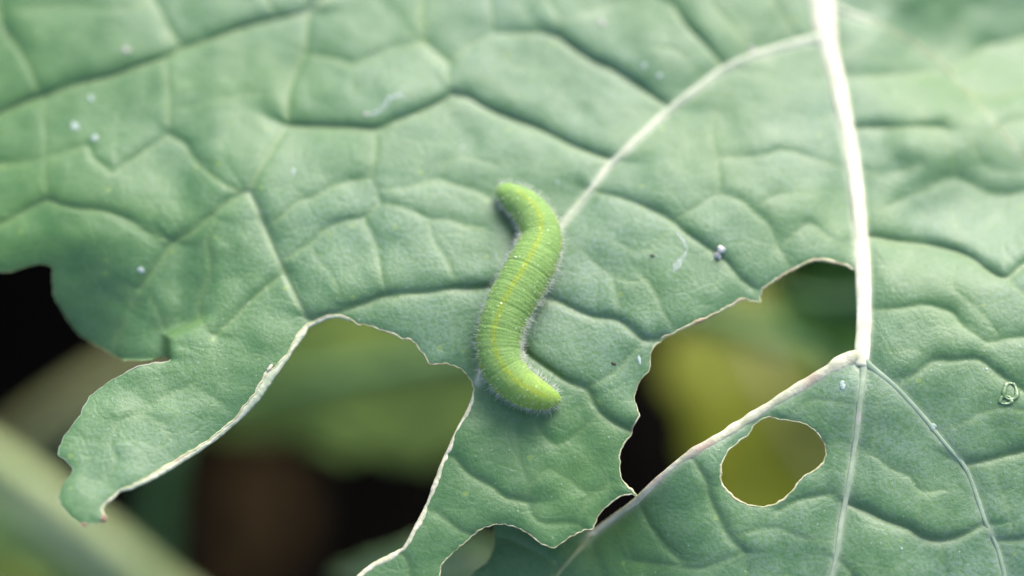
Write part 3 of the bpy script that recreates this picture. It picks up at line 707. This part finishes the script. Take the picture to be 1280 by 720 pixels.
# colours of the skin
g_base = np.array([0.152, 0.250, 0.070]); g_deep = np.array([0.122, 0.218, 0.055]); g_pale = np.array([0.195, 0.300, 0.100]); yel = np.array([0.22, 0.265, 0.004]); spot = np.array([0.40, 0.32, 0.010])
colr = np.empty((NS, NA, 3)); mixv = 0.5 + 0.5 * vnoise(A_ * 4, ss[:, None] / 10 + A_ * 0, 1.0, 83)
colr[:] = g_base * mixv[..., None] + g_deep * (1 - mixv[..., None])
groove = ((1 - annulet) ** 1.3 * body_fade)[:, None] * (0.55 + 0.45 * vnoise(A_ * 3, ss[:, None] / 4 + A_ * 0, 1.0, 84))
gm = np.clip(groove * 0.65, 0, 1)[..., None]; colr = colr * (1 - gm) + g_pale * gm
tail = (sstep(0.72, 0.95, u)[:, None] * np.ones(NA))[..., None] * 0.55; colr = colr * (1 - tail) + np.array([0.215, 0.315, 0.045]) * tail
dst = (A_ - PH) * W_
wob = 0.9 * vnoise(ss / 4.0, ss * 0 + 1, 1.0, 85)[:, None]
stripe = np.exp(-((dst + wob) / 1.7) ** 2) * (sstep(0.045, 0.10, u) * sstep(0.975, 0.90, u) * (0.72 + 0.28 * vnoise(ss / 5.0, ss * 0 + 4, 1.0, 86)))[:, None]
halo = np.exp(-((dst) / 5.0) ** 2) * 0.22 * (sstep(0.05, 0.12, u) * sstep(0.97, 0.90, u))[:, None]
st_ = np.clip(stripe * 0.78 + halo, 0, 1)[..., None]; colr = colr * (1 - st_) + yel * st_
for sg in np.arange(1.5, 12.6, 1.0):
    for sgn in (-1, 1):
        for da, ds, rad in ((1.26, 0.0, 1.7), (1.20, 0.28, 1.2)):
            aa = sgn * da + PH * 0.55
            q = np.exp(-(((A_ - aa) * W_ / rad) ** 2 + ((ss[:, None] - (sg + ds) / SEGS * LEN) / rad) ** 2) ** 1.2)[..., None] * 0.85
            colr = colr * (1 - q) + spot * q
headm = (sstep(19, 14, ss)[:, None] * np.ones(NA))[..., None] * 0.5; colr = colr * (1 - headm) + np.array([0.15, 0.27, 0.055]) * headm
colr = np.vstack([colr.reshape(-1, 3), [[0.23, 0.4, 0.08]], [[0.33, 0.48, 0.08]]])
# stubby legs under the body, part of the same skin
Vl, Fl, cl = [Vc], list(Fb), [colr]; cnt = len(Vc)
def foot(i, sgn, wpx, tip):
    global cnt
    root = CP[i] + Sd[i] * sgn * rv[i] * 0.55 - Vw[i] * rv[i] * 0.55
    end = CP[i] + Sd[i] * sgn * rv[i] * 0.72 - Vw[i] * rv[i] * 0.98
    v, f = tube(np.array([root, 0.5 * (root + end), end]), np.array([wpx, wpx * 0.85, wpx * tip]) * MMPX, 8, T[i])
    Vl.append(v); Fl.extend([[q + cnt for q in ff] for ff in f]); cl.append(np.tile(g_pale, (len(v), 1))); cnt += len(v)
for sg, wpx, tip in [(1.4, 3, .3), (2.2, 3.2, .3), (3.0, 3.4, .3), (5.5, 5, .9), (6.5, 5, .9), (7.5, 5, .9), (8.5, 5, .9), (12.2, 4.5, .8)]:
    for sgn in (-1, 1): foot(int(sg / SEGS * (NS - 1)), sgn, wpx, tip)
Vc = np.vstack(Vl); colr = np.vstack(cl)

M_CAT, t, b, out = mat_new('caterpillar_skin')
co = N(t, 'ShaderNodeTexCoord').outputs['Object']
cc = N(t, 'ShaderNodeAttribute', attribute_name='skin').outputs['Color']
v1 = N(t, 'ShaderNodeTexVoronoi'); v1.inputs['Scale'].default_value = 3600; t.links.new(co, v1.inputs['Vector'])
s1 = N(t, 'ShaderNodeSeparateColor'); t.links.new(v1.outputs['Color'], s1.inputs[0])
dk = math_n(t, 'MULTIPLY', math_n(t, 'LESS_THAN', v1.outputs['Distance'], 0.24), math_n(t, 'GREATER_THAN', s1.outputs[0], 0.45))
cc2 = mix(t, math_n(t, 'MULTIPLY', dk, 0.55), cc, (0.045, 0.10, 0.015))
v2 = N(t, 'ShaderNodeTexVoronoi'); v2.inputs['Scale'].default_value = 1900; t.links.new(co, v2.inputs['Vector'])
s2 = N(t, 'ShaderNodeSeparateColor'); t.links.new(v2.outputs['Color'], s2.inputs[0])
wh = math_n(t, 'MULTIPLY', math_n(t, 'LESS_THAN', v2.outputs['Distance'], 0.20), math_n(t, 'GREATER_THAN', s2.outputs[1], 0.62))
cc2 = mix(t, math_n(t, 'MULTIPLY', wh, 0.28), cc2, (0.62, 0.74, 0.45))
nz = noise(t, co, 5200, 3, 0.6)
t.links.new(cc2, b.inputs['Base Color']); b.inputs['Roughness'].default_value = 0.68; b.inputs['Specular IOR Level'].default_value = 0.2
b.inputs['Subsurface Weight'].default_value = 0.35; b.inputs['Subsurface Radius'].default_value = (0.0007, 0.0010, 0.0003); b.inputs['Subsurface Scale'].default_value = 0.6
bp = N(t, 'ShaderNodeBump'); bp.inputs['Distance'].default_value = 0.00006; t.links.new(nz.outputs[0], bp.inputs['Height']); t.links.new(bp.outputs[0], b.inputs['Normal'])

mid_i = NS // 2
cat = empty('caterpillar', CP[mid_i] - Vw[mid_i] * rv[mid_i], 'pale green hairy caterpillar with a thin yellow back line, bent like an S', 'caterpillar')
bo = link('body', Vc, Fl, M_CAT, cat)
attr_color(bo, 'skin', colr)

# hair
HN = 3500
hu = RNG.uniform(0.004, 0.996, HN); ha = RNG.uniform(-2.0, 2.0, HN); ha = np.where((np.abs(ha) < 1.0) & (RNG.random(HN) < 0.6), np.sign(ha) * RNG.uniform(1.05, 1.9, HN), ha)
hi = (hu * (NS - 1)).astype(int); hr = rv[hi]
nrm = np.sin(ha)[:, None] * Sd[hi] + np.cos(ha)[:, None] * Vw[hi]
root = CP[hi] + hr[:, None] * 0.97 * (np.sin(ha)[:, None] * Sd[hi] + (np.cos(ha) * np.where(np.abs(ha) > np.pi / 2, 0.8, 0.93))[:, None] * Vw[hi])
endp = (sstep(0.06, 0.0, hu) * -1.0 + sstep(0.93, 1.0, hu) * 1.0)
dirn = unit(nrm + T[hi] * (endp + RNG.normal(0, 0.30, HN))[:, None] + RNG.normal(0, 0.22, (HN, 3)))
hl = RNG.uniform(0.00030, 0.00088, HN) * np.where(RNG.random(HN) < 0.13, 1.5, 1.0) * (0.55 + 0.55 * np.clip(np.abs(ha) - 0.6, 0, 1))
bend = unit(np.cross(dirn, T[hi])) * (RNG.normal(0, 0.10, HN) * hl)[:, None]
tp = root + dirn * hl[:, None]; md = root + dirn * (hl * 0.55)[:, None] + bend
sx = unit(np.cross(dirn, T[hi] + 0.3 * Vw[hi])); sy = np.cross(dirn, sx); rad = RNG.uniform(0.000008, 0.000014, HN)
hv = []
for base_p, kx in ((root, 1.0), (md, 0.72)):
    for a in (0, 2.094, 4.189):
        hv.append(base_p + (math.cos(a) * sx + math.sin(a) * sy) * (rad * kx)[:, None])
hv.append(tp); hv = np.stack(hv, 1)          # HN x 7 x 3
o7 = (np.arange(HN) * 7)[:, None]
hf = []
for a in range(3):
    bq = (a + 1) % 3
    hf += np.hstack([o7 + a, o7 + bq, o7 + 3 + bq, o7 + 3 + a]).tolist()
    hf += np.hstack([o7 + 3 + a, o7 + 3 + bq, o7 + 6]).tolist()
M_HAIR = mottled('white_hair', (0.42, 0.46, 0.38), (0.58, 0.60, 0.54), 800, 0.4, 0.00001, 900, 0.5)
ho = link('hair', hv.reshape(-1, 3), hf, M_HAIR, cat); ho['kind'] = 'stuff'
# pale flecks stuck to the skin
M_FLECK = mottled('pale_fleck', (0.62, 0.60, 0.50), (0.85, 0.84, 0.76), 2500, 0.6, 0.00003, 4000, 0.4)
for (fx, fy, lx, ly) in ((642, 327, 2.0, 0.9), (624.5, 384, 1.2, 0.9)):
    i = int(np.argmin(np.hypot(cx - fx, cy - fy))); o_ = ((fx - cx[i]) * nx_[i] + (fy - cy[i]) * ny_[i]) / cw[i] * side_px; aa = math.asin(max(-.95, min(.95, o_)))
    pc = CP[i] + rv[i] * 1.0 * (math.sin(aa) * Sd[i] + math.cos(aa) * 0.93 * Vw[i])
    V, F = tube(np.array([pc - Sd[i] * lx * MMPX, pc - Sd[i] * lx * .4 * MMPX + T[i] * .00002, pc + Sd[i] * lx * .5 * MMPX, pc + Sd[i] * lx * MMPX]), np.array([.4, 1, .9, .35]) * ly * MMPX, 8)
    link('fleck', V, F, M_FLECK, cat)

# ------------------------------------------------------------------ crumbs and marks lying on the leaf
M_CRUMB = mottled('crumb', (0.20, 0.14, 0.15), (0.80, 0.76, 0.74), 1500, 0.8, 0.0002, 2500, 0.2, thr=(0.34, 0.52))
crumb = empty('crumb', on_leaf(SA, 898.0, 316.0), 'tiny lumpy whitish crumb with a dark dent resting in a leaf furrow', 'crumb')
for (x, y, rx, ry, rz, rot, sd_) in ((901, 311.5, 5.2, 4.0, 4.6, 0.9, 12), (897, 319, 4.2, 3.2, 4.0, 1.2, 15)):
    V, F = lump(x, y, SA, rx, ry, rz, rot, sd_, 0.42, 20, 0.9); link('lobe', V, F, M_CRUMB, crumb)
M_DARK = mottled('dark_speck', (0.02, 0.02, 0.012), (0.07, 0.06, 0.04), 2500, 0.7, 0.0001, 3000, 0.3)
V, F = lump(815.5, 319.2, SA, 3.2, 1.1, 1.3, 0.35, 21, 0.3, 12, 0.7)
tag(link('frass_speck', V, F, M_DARK), 'very small dark speck lying beside the white smear', 'speck')
V, F = lump(767, 454.5, SA, 3.0, 1.8, 0.7, 0.3, 22, 0.4, 12, 0.4)
tag(link('frass_speck', V, F, M_DARK), 'faint dark speck on the leaf between the caterpillar tail and the bite', 'speck')
# dried smear: a thin uneven film
M_SMEAR, t, b, out = mat_new('dried_smear')
co = N(t, 'ShaderNodeTexCoord').outputs['Object']; nz = noise(t, co, 2400, 4, 0.7)
b.inputs['Base Color'].default_value = (0.48, 0.54, 0.53, 1); b.inputs['Roughness'].default_value = 0.4
t.links.new(ramp(t, nz.outputs[0], [(0.40, (0.05, 0.05, 0.05)), (0.66, (0.28, 0.28, 0.28))]).outputs[0], b.inputs['Alpha'])
sp = catmull([(846, 291, 1.6), (852, 298, 2.0), (857, 306, 1.6), (858, 313, 1.2), (854, 321, 2.6), (848, 329, 4.0), (844, 336, 3.6), (842, 340, 1.0)], 1.0)
tx_, ty_ = np.gradient(sp[:, 0]), np.gradient(sp[:, 1]); l_ = np.hypot(tx_, ty_)
a = np.linspace(-1, 1, 9); rows = []
for q, sgn in ((a, 1), (a[::-1], -1)):
    wv = sp[:, 2] * (1 + 0.35 * vnoise(sp[:, 1], sp[:, 0], 4, 33))
    px = sp[:, 0][:, None] - (ty_ / l_ * wv)[:, None] * q; py = sp[:, 1][:, None] + (tx_ / l_ * wv)[:, None] * q
    rows.append(on_leaf(SA, px, py, 0.0) - FWD * (0.00006 + sgn * 0.00003 * (1 - q ** 2))[None, :, None])
V = np.concatenate(rows, 1); nr, nc = V.shape[:2]
F = [(i * nc + j, i * nc + (j + 1) % nc, (i + 1) * nc + (j + 1) % nc, (i + 1) * nc + j) for i in range(nr - 1) for j in range(nc)]
tag(link('dried_smear', V.reshape(-1, 3), F, M_SMEAR), 'thin whitish curved smear dried on the leaf beside the crumb', 'smear')

M_WAX = mottled('wax_fleck', (0.17, 0.24, 0.20), (0.28, 0.34, 0.31), 1800, 0.5, 0.00004, 3000, 0.4)
M_PINK = mottled('pinkish_fleck', (0.22, 0.23, 0.20), (0.31, 0.30, 0.27), 1800, 0.6, 0.00004, 3000, 0.3)
flecks = [
 (1053, 482, SB, 3.6, 5.5, 1.0, 0.2, M_WAX, 'white oval wax fleck beside the fork of the midrib'),
 (94, 158, SA, 6.5, 4.5, 1.2, 0.5, M_WAX, 'largest pale fleck of the cluster in the outer blade panel below the long furrow'),
 (118, 172.5, SA, 4.2, 4.2, 1.2, 0.0, M_WAX, 'small round pale fleck beside the largest fleck of the outer blade panel'),
 (114, 123, SA, 3.8, 4.0, 1.0, 0.0, M_WAX, 'faint pale fleck just below the long furrow'),
 (158, 62.5, SA, 5.5, 3.6, 1.4, 0.2, M_PINK, 'pinkish crumb-like fleck above the long furrow'),
 (752, 28, SA, 5.0, 4.2, 1.4, 0.0, M_PINK, 'round pinkish fleck on the blurred blade between furrow and midrib'),
 (805, 82, SA, 3.4, 3.6, 1.2, 0.0, M_WAX, 'white dot in the deep fold near the side vein, farther from the side vein'),
 (824, 95, SA, 3.6, 3.8, 1.2, 0.0, M_WAX, 'white dot in the deep fold near the side vein, closer to the side vein'),
 (577, 184.5, SA, 2.0, 2.0, 1.0, 0.0, M_WAX, 'bright white pinpoint on the blade beyond the caterpillar head'),
 (457, 143, SA, 4.2, 2.6, 1.2, 0.2, M_PINK, 'pale pinkish fleck at the end of the whitish scrape'),
 (697, 228, SA, 1.2, 4.2, 0.8, -0.2, M_WAX, 'thin white sliver between caterpillar and side vein'),
 (177, 338, SA, 5.0, 4.0, 1.0, 0.3, M_WAX, 'dull pale fleck on the drooping outer lobe'),
 (1167, 534, SB, 4.0, 5.0, 1.6, 0.4, M_WAX, 'ragged whitish fleck on the slanting branch vein'),
 (1233, 461, SB, 2.2, 1.8, 1.2, 0.0, M_WAX, 'tiny white dot above the blister scar'),
 (367, 214, SA, 2.2, 5.5, 0.9, 0.1, M_WAX, 'pale upright streak-shaped fleck on the blade'),
 (940, 62, SA, 4.0, 5.0, 2.0, 0.0, M_PINK, 'pinkish knob sitting on the blurred side vein'),
 (799, 451, SA, 2.4, 6.0, 0.7, -0.2, M_WAX, 'silvery scrape close to the chewed edge of the big bite'),
 (1127, 686, SB, 1.8, 1.8, 1.0, 0.0, M_WAX, 'white pinpoint on the blade under the curved furrow'),
]
for i, (x, y, S, rx, ry, rz, rot, m_, lab) in enumerate(flecks):
    V, F = lump(x, y, S, rx * .9, ry * .9, rz * .7, rot, 100 + i, 0.5, 14, 0.15)
    tag(link('pale_fleck', V, F, m_), lab, 'fleck', 'pale flecks on the leaf')
# whitish scrape
sp = catmull([(463, 143, 1.6), (475, 138, 2.0), (482, 130, 2.6), (488, 122, 3.6), (498, 119, 2.4), (506, 117, 1)], 1.0)
tx_, ty_ = np.gradient(sp[:, 0]), np.gradient(sp[:, 1]); l_ = np.hypot(tx_, ty_); rows = []
for q, sgn in ((a, 1), (a[::-1], -1)):
    px = sp[:, 0][:, None] - (ty_ / l_ * sp[:, 2])[:, None] * q; py = sp[:, 1][:, None] + (tx_ / l_ * sp[:, 2])[:, None] * q
    rows.append(on_leaf(SA, px, py, 0.0) - FWD * (0.00006 + sgn * 0.00003 * (1 - q ** 2))[None, :, None])
V = np.concatenate(rows, 1); nr, nc = V.shape[:2]
F = [(i * nc + j, i * nc + (j + 1) % nc, (i + 1) * nc + (j + 1) % nc, (i + 1) * nc + j) for i in range(nr - 1) for j in range(nc)]
tag(link('dried_smear', V.reshape(-1, 3), F, M_SMEAR), 'whitish zigzag scrape on the blade above the caterpillar head', 'smear')

# ------------------------------------------------------------------ plants and litter below, out of focus
def far_leaf(name, label, path, widths, mat, ribmat, tilt=0.0, fold=0.25, ruffle=0.0012, stalk=None, seed=1, cat='leaf', thick=0.0005, stalk_r=0.0016, world=False):
    """path: photo pixel + distance along the midrib; widths: half widths in mm along it"""
    if world: P = np.array(path, float)
    else: P = np.array([at(np.array(float(x)), np.array(float(y)), np.array(float(D))) for x, y, D in path])
    P = catmull(P * 1000.0, 4.0 if world else 1.2) / 1000.0
    n = len(P); u_ = np.linspace(0, 1, n)
    w_ = np.interp(u_, np.linspace(0, 1, len(widths)), widths) / 1000.0
    w_ = np.convolve(np.pad(w_, 3, 'edge'), np.ones(7) / 7, 'valid'); w_[0] = min(w_[0], 0.0012); w_[-1] = 0.0004
    T_ = unit(np.gradient(P, axis=0)); S0 = unit(np.cross(T_, -FWD)); N0 = np.cross(S0, T_)
    ct, sn = math.cos(tilt), math.sin(tilt); S_ = ct * S0 + sn * N0; N_ = ct * N0 - sn * S0
    v = np.linspace(-1, 1, 41); Uq, Vq = np.meshgrid(u_, v, indexing='ij')
    edge = 1 + 0.07 * np.sin(Uq * 31 + Vq * 2 + seed) * np.abs(Vq) + 0.04 * np.sin(Uq * 67 + seed * 2) * np.abs(Vq)
    lat = np.abs(((Uq * 7 - np.abs(Vq) * 1.2) % 1.0) - 0.5) * 2
    zz = fold * w_[:, None] * np.abs(Vq) ** 1.3 + ruffle * np.sin(Uq * 24 + Vq * 3 + seed) * np.abs(Vq) ** 2 - 0.0007 * np.exp(-((1 - lat) / 0.12) ** 2) + 0.0004 * vnoise(Uq * 30, Vq * 10, 1.0, seed)
    top = P[:, None] + S_[:, None] * (Vq * w_[:, None] * edge)[..., None] + N_[:, None] * zz[..., None]
    bot = top - N_[:, None] * thick
    m = top.shape[1]; V = np.vstack([top.reshape(-1, 3), bot.reshape(-1, 3)]); K = n * m; F = []
    for i in range(n - 1):
        for j in range(m - 1):
            q = [i * m + j, i * m + j + 1, (i + 1) * m + j + 1, (i + 1) * m + j]
            F.append(q[::-1]); F.append([x + K for x in q])
        for j in (0, m - 1):
            q = [i * m + j, (i + 1) * m + j, (i + 1) * m + j + K, i * m + j + K]; F.append(q if j else q[::-1])
    for i in (0, n - 1):
        for j in range(m - 1):
            q = [i * m + j, i * m + j + 1, i * m + j + 1 + K, i * m + j + K]; F.append(q if i == 0 else q[::-1])
    base = P[0].copy()
    lf = empty(name, base, label, cat)
    o = link('blade', V, F, mat, lf)
    for k_, val in (('wax', 0.35), ('vein', 0.0), ('pale', 0.0)): attr_float(o, k_, np.full(len(V), val))
    V, Fc = tube(P + N_ * 0.0002, np.linspace(stalk_r, 0.0004, n), 10, N_, 0.8); link('midrib', V, Fc, ribmat, lf)
    if stalk is not None:
        sp_ = catmull(np.vstack([P[0] + T_[0] * 0.002, P[0] - T_[0] * 0.012, (P[0] - T_[0] * 0.02) * [1, 1, 0.5] + np.array(stalk) * 0.5 * [1, 1, 0], stalk]) * 1000, 4) / 1000
        V, Fc = tube(sp_, np.linspace(stalk_r, stalk_r * 1.5, len(sp_)), 10, (1, 0.03, 0.02)); link('petiole', V, Fc, ribmat, lf)
    return lf

def soil_at(x, y):
    return np.array([x, y, float(soil_z(np.array(x), np.array(y))) - 0.003])

M_BG = leaf_material('dim_leaf_skin', (0.120, 0.185, 0.036), (0.17, 0.22, 0.09), 0.5, 0.2, 0.2)
M_BG_DARK = leaf_material('dark_leaf_skin', (0.030, 0.095, 0.012), (0.06, 0.12, 0.04), 0.3, 0.2, 0.2)
M_BG_YELLOW = leaf_material('yellowing_leaf_skin', (0.085, 0.108, 0.003), (0.10, 0.12, 0.008), 0.4, 0.25, 0.15)
M_BG_PALE = leaf_material('pale_leaf_skin', (0.22, 0.33, 0.11), (0.30, 0.38, 0.22), 0.5, 0.2)
M_STALK = mottled('pale_stalk', (0.18, 0.23, 0.095), (0.25, 0.30, 0.15), 150, 0.5, 0.0002, 400, 0.4)
M_STALK_OLIVE = mottled('olive_stalk', (0.12, 0.125, 0.045), (0.17, 0.17, 0.07), 150, 0.5, 0.0002, 400, 0.4)
M_STALK_GREEN = mottled('green_stalk', (0.07, 0.15, 0.05), (0.11, 0.20, 0.08), 150, 0.5, 0.0002, 400, 0.4)
M_DEAD = mottled('dead_leaf_skin', (0.012, 0.008, 0.003), (0.030, 0.019, 0.008), 140, 0.9, 0.0004, 300, 0.05)

far_leaf('green_leaf', 'blurred mid green leaf under the arched bite beside the caterpillar', [(760, 415, 0.43), (640, 435, 0.435), (500, 455, 0.44), (380, 475, 0.445), (260, 510, 0.455), (200, 535, 0.46)], [2, 9, 12.5, 12.5, 9, 4, 0.5], M_BG, M_STALK_GREEN, -0.1, -0.10, 0.0008, soil_at(0.045, 0.02), 3)
far_leaf('green_leaf', 'blurred dark green leaf under the big bite next to the midrib', [(1220, 350, 0.405), (1140, 362, 0.41), (1060, 375, 0.415), (1000, 372, 0.42), (962, 360, 0.43)], [2, 7, 8, 6.5, 3, 0.5], M_BG_DARK, M_STALK_GREEN, -0.1, 0.2, 0.0008, soil_at(0.075, 0.03), 5)
far_leaf('yellowing_leaf', 'blurred olive-yellow leaf under the big bite and the round hole', [(1150, 720, 0.475), (1070, 640, 0.47), (1005, 560, 0.465), (960, 480, 0.465), (930, 400, 0.47), (915, 310, 0.475)], [2, 13, 17, 16.5, 14.5, 10, 0.5], M_BG_YELLOW, M_STALK_OLIVE, -0.45, 0.12, 0.0006, soil_at(0.07, -0.05), 8)
far_leaf('small_leaf', 'blurred pale green leaf with a light edge under the small bite', [(700, 770, 0.40), (640, 722, 0.395), (580, 702, 0.392), (510, 706, 0.395), (440, 716, 0.40), (418, 718, 0.405)], [2, 3.0, 3.4, 3.0, 2.0, 0.5], M_BG_PALE, M_STALK, 0.2, 0.15, 0.0004, soil_at(0.01, -0.09), 12)
far_leaf('green_leaf', 'blurred deep green leaf below the thick pale stalk', [(-200, 560, 0.44), (-110, 610, 0.44), (-20, 655, 0.44), (70, 700, 0.445), (150, 770, 0.45), (200, 830, 0.455)], [2, 7, 8, 7.5, 6, 3, 0.5], M_BG, M_STALK_GREEN, 0.1, 0.15, 0.0008, soil_at(-0.11, -0.06), 15)

def stalk(name, label, path, radii, mat, cat='stalk', node_at=None):
    P = np.array([at(np.array(float(x)), np.array(float(y)), np.array(float(D))) for x, y, D in path])
    P = np.vstack([P, soil_at(P[-1][0] + 0.004, P[-1][1] - 0.006)])
    P = catmull(P * 1000.0, 2.0) / 1000.0; n = len(P)
    r = np.interp(np.linspace(0, 1, n), np.linspace(0, 1, len(radii)), radii) / 1000
    r = r * (1 + 0.05 * vnoise(np.arange(n) * 1.0, np.zeros(n), 8, 17))
    T_ = unit(np.gradient(P, axis=0)); S_ = unit(np.cross(T_, -FWD + 0 * T_)); N_ = np.cross(S_, T_); m = 24
    a_ = np.linspace(0, 2 * np.pi, m, endpoint=False)
    prof = 1 + 0.05 * np.cos(6 * a_) - 0.16 * np.exp(-((a_ - np.pi / 2) / 0.4) ** 2)      # ribbed, with a channel along the top
    V = P[:, None] + (r[:, None] * prof[None])[..., None] * (np.cos(a_)[None, :, None] * S_[:, None] + np.sin(a_)[None, :, None] * N_[:, None])
    F = [(i * m + j, i * m + (j + 1) % m, (i + 1) * m + (j + 1) % m, (i + 1) * m + j) for i in range(n - 1) for j in range(m)]
    F.append(list(range(m))[::-1]); F.append([(n - 1) * m + j for j in range(m)])
    return tag(link(name, V.reshape(-1, 3), F, mat), label, cat)

stalk('leaf_stalk', 'thick pale green stalk slanting below the chewed flap, out of focus', [(-190, 470, 0.42), (-60, 552, 0.425), (60, 640, 0.43), (180, 740, 0.44), (270, 830, 0.455)], [3.2, 3.5, 3.7, 3.9, 4.2], M_STALK)
stalk('leaf_stalk', 'dim olive stalk behind the drooping lobe and the flap, out of focus', [(330, 360, 0.455), (210, 440, 0.46), (110, 505, 0.465), (20, 575, 0.475), (-60, 650, 0.49)], [3.2, 3.4, 3.6, 3.6, 3.8], M_STALK_OLIVE)
stalk('leaf_stalk', 'slim dark green upright stalk below the chewed flap', [(215, 540, 0.455), (203, 600, 0.46), (197, 660, 0.468), (200, 740, 0.48)], [1.5, 1.7, 1.8, 2.0], M_STALK_GREEN)

# leaves added beyond the picture, unseen, to keep the soil in shade
for i, (az, ln, hw, zt, what) in enumerate(((62, .20, 58, .10, 'the tallest'), (98, .22, 62, .085, 'the widest'), (136, .20, 58, .095, 'a crinkled'), (176, .17, 44, .075, 'a narrow'), (20, .17, 46, .085, 'a short'))):
    ca, sa = math.cos(math.radians(az)), math.sin(math.radians(az)); ox, oy = 0.03, 0.115
    pts = [(ox + ca * ln * q, oy + sa * ln * q, zt * (1 - (1 - q) ** 2.2) - 0.35 * zt * max(0, q - .6) ** 2 * 4 + 0.012) for q in (0.08, 0.3, 0.5, 0.7, 0.85, 1.0)]
    far_leaf('added_shade_leaf', what + ' unseen blue-green leaf added low behind the chewed leaf to shade the soil', pts, [10, hw * .6, hw, hw, hw * .7, 1], M_BG, M_STALK, 0.0, 0.12, 0.004, soil_at(ox, oy), 20 + i, stalk_r=0.0035, world=True)

# a withered leaf on the soil
def on_ground(x, y, lift=0.0):
    r_ = ray(np.array(float(x)), np.array(float(y))); return CAM + r_ * ((CAM[2] - lift) / -r_[2])
g0, g1 = on_ground(330, 560, 0.006), on_ground(290, 720, 0.006)
dv = g1 - g0
Pd = np.array([g0 + dv * t_ + np.array([0.003 * math.sin(t_ * 3), 0, 0.004 * math.sin(t_ * math.pi)]) for t_ in np.linspace(-0.15, 1.25, 14)])
n = len(Pd); sd_ = unit(np.cross(unit(np.gradient(Pd, axis=0)), np.array([0, 0, 1.0]))); wd = 0.008 * np.sin(np.linspace(0.12, 3.02, n)) ** 0.6
v = np.linspace(-1, 1, 15)
topd = Pd[:, None] + sd_[:, None] * (v[None] * wd[:, None])[..., None] + np.array([0, 0, 1.0]) * (0.006 * v[None] ** 2 + 0.0015 * np.sin(np.arange(n)[:, None] * 1.3 + v[None] * 4))[..., None]
botd = topd - np.array([0, 0, 0.0006]); m = len(v); K = n * m
V = np.vstack([topd.reshape(-1, 3), botd.reshape(-1, 3)]); F = []
for i in range(n - 1):
    for j in range(m - 1):
        q = [i * m + j, i * m + j + 1, (i + 1) * m + j + 1, (i + 1) * m + j]; F.append(q[::-1]); F.append([x + K for x in q])
    for j in (0, m - 1):
        F.append([i * m + j, (i + 1) * m + j, (i + 1) * m + j + K, i * m + j + K])
for i in (0, n - 1):
    for j in range(m - 1): F.append([i * m + j, i * m + j + 1, i * m + j + 1 + K, i * m + j + K])
dead = empty('withered_leaf', Pd[0], 'blurred brown withered leaf lying on the soil', 'leaf')
link('blade', V, F, M_DEAD, dead)
V, Fc = tube(Pd + np.array([0, 0, 0.0004]), np.linspace(0.0011, 0.0004, n), 8, (0, 0, 1)); link('midrib', V, Fc, M_DEAD, dead)

# loose crumbs of soil, uncountable
cv, cf = [], []
cnt = 0
for i in range(900):
    x, y = RNG.normal(0, 0.11, 2); r = abs(RNG.normal(0, 0.0022)) + 0.0008
    z = float(soil_z(np.array(x), np.array(y))) + r * 0.3
    q = unit(np.array([[1, 0, 0], [-1, 0, 0], [0, 1, 0], [0, -1, 0], [0, 0, 1], [0, 0, -1]], float)) * (r * RNG.uniform(0.6, 1.3, (6, 1)))
    cv.append(q + [x, y, z])
    for A, B in ((0, 2), (2, 1), (1, 3), (3, 0)):
        cf.append((A + cnt, B + cnt, 4 + cnt)); cf.append((B + cnt, A + cnt, 5 + cnt))
    cnt += 6
tag(link('soil_crumbs', np.vstack(cv), cf, M_SOIL), 'loose crumbs of dark soil scattered over the ground', kind='stuff')
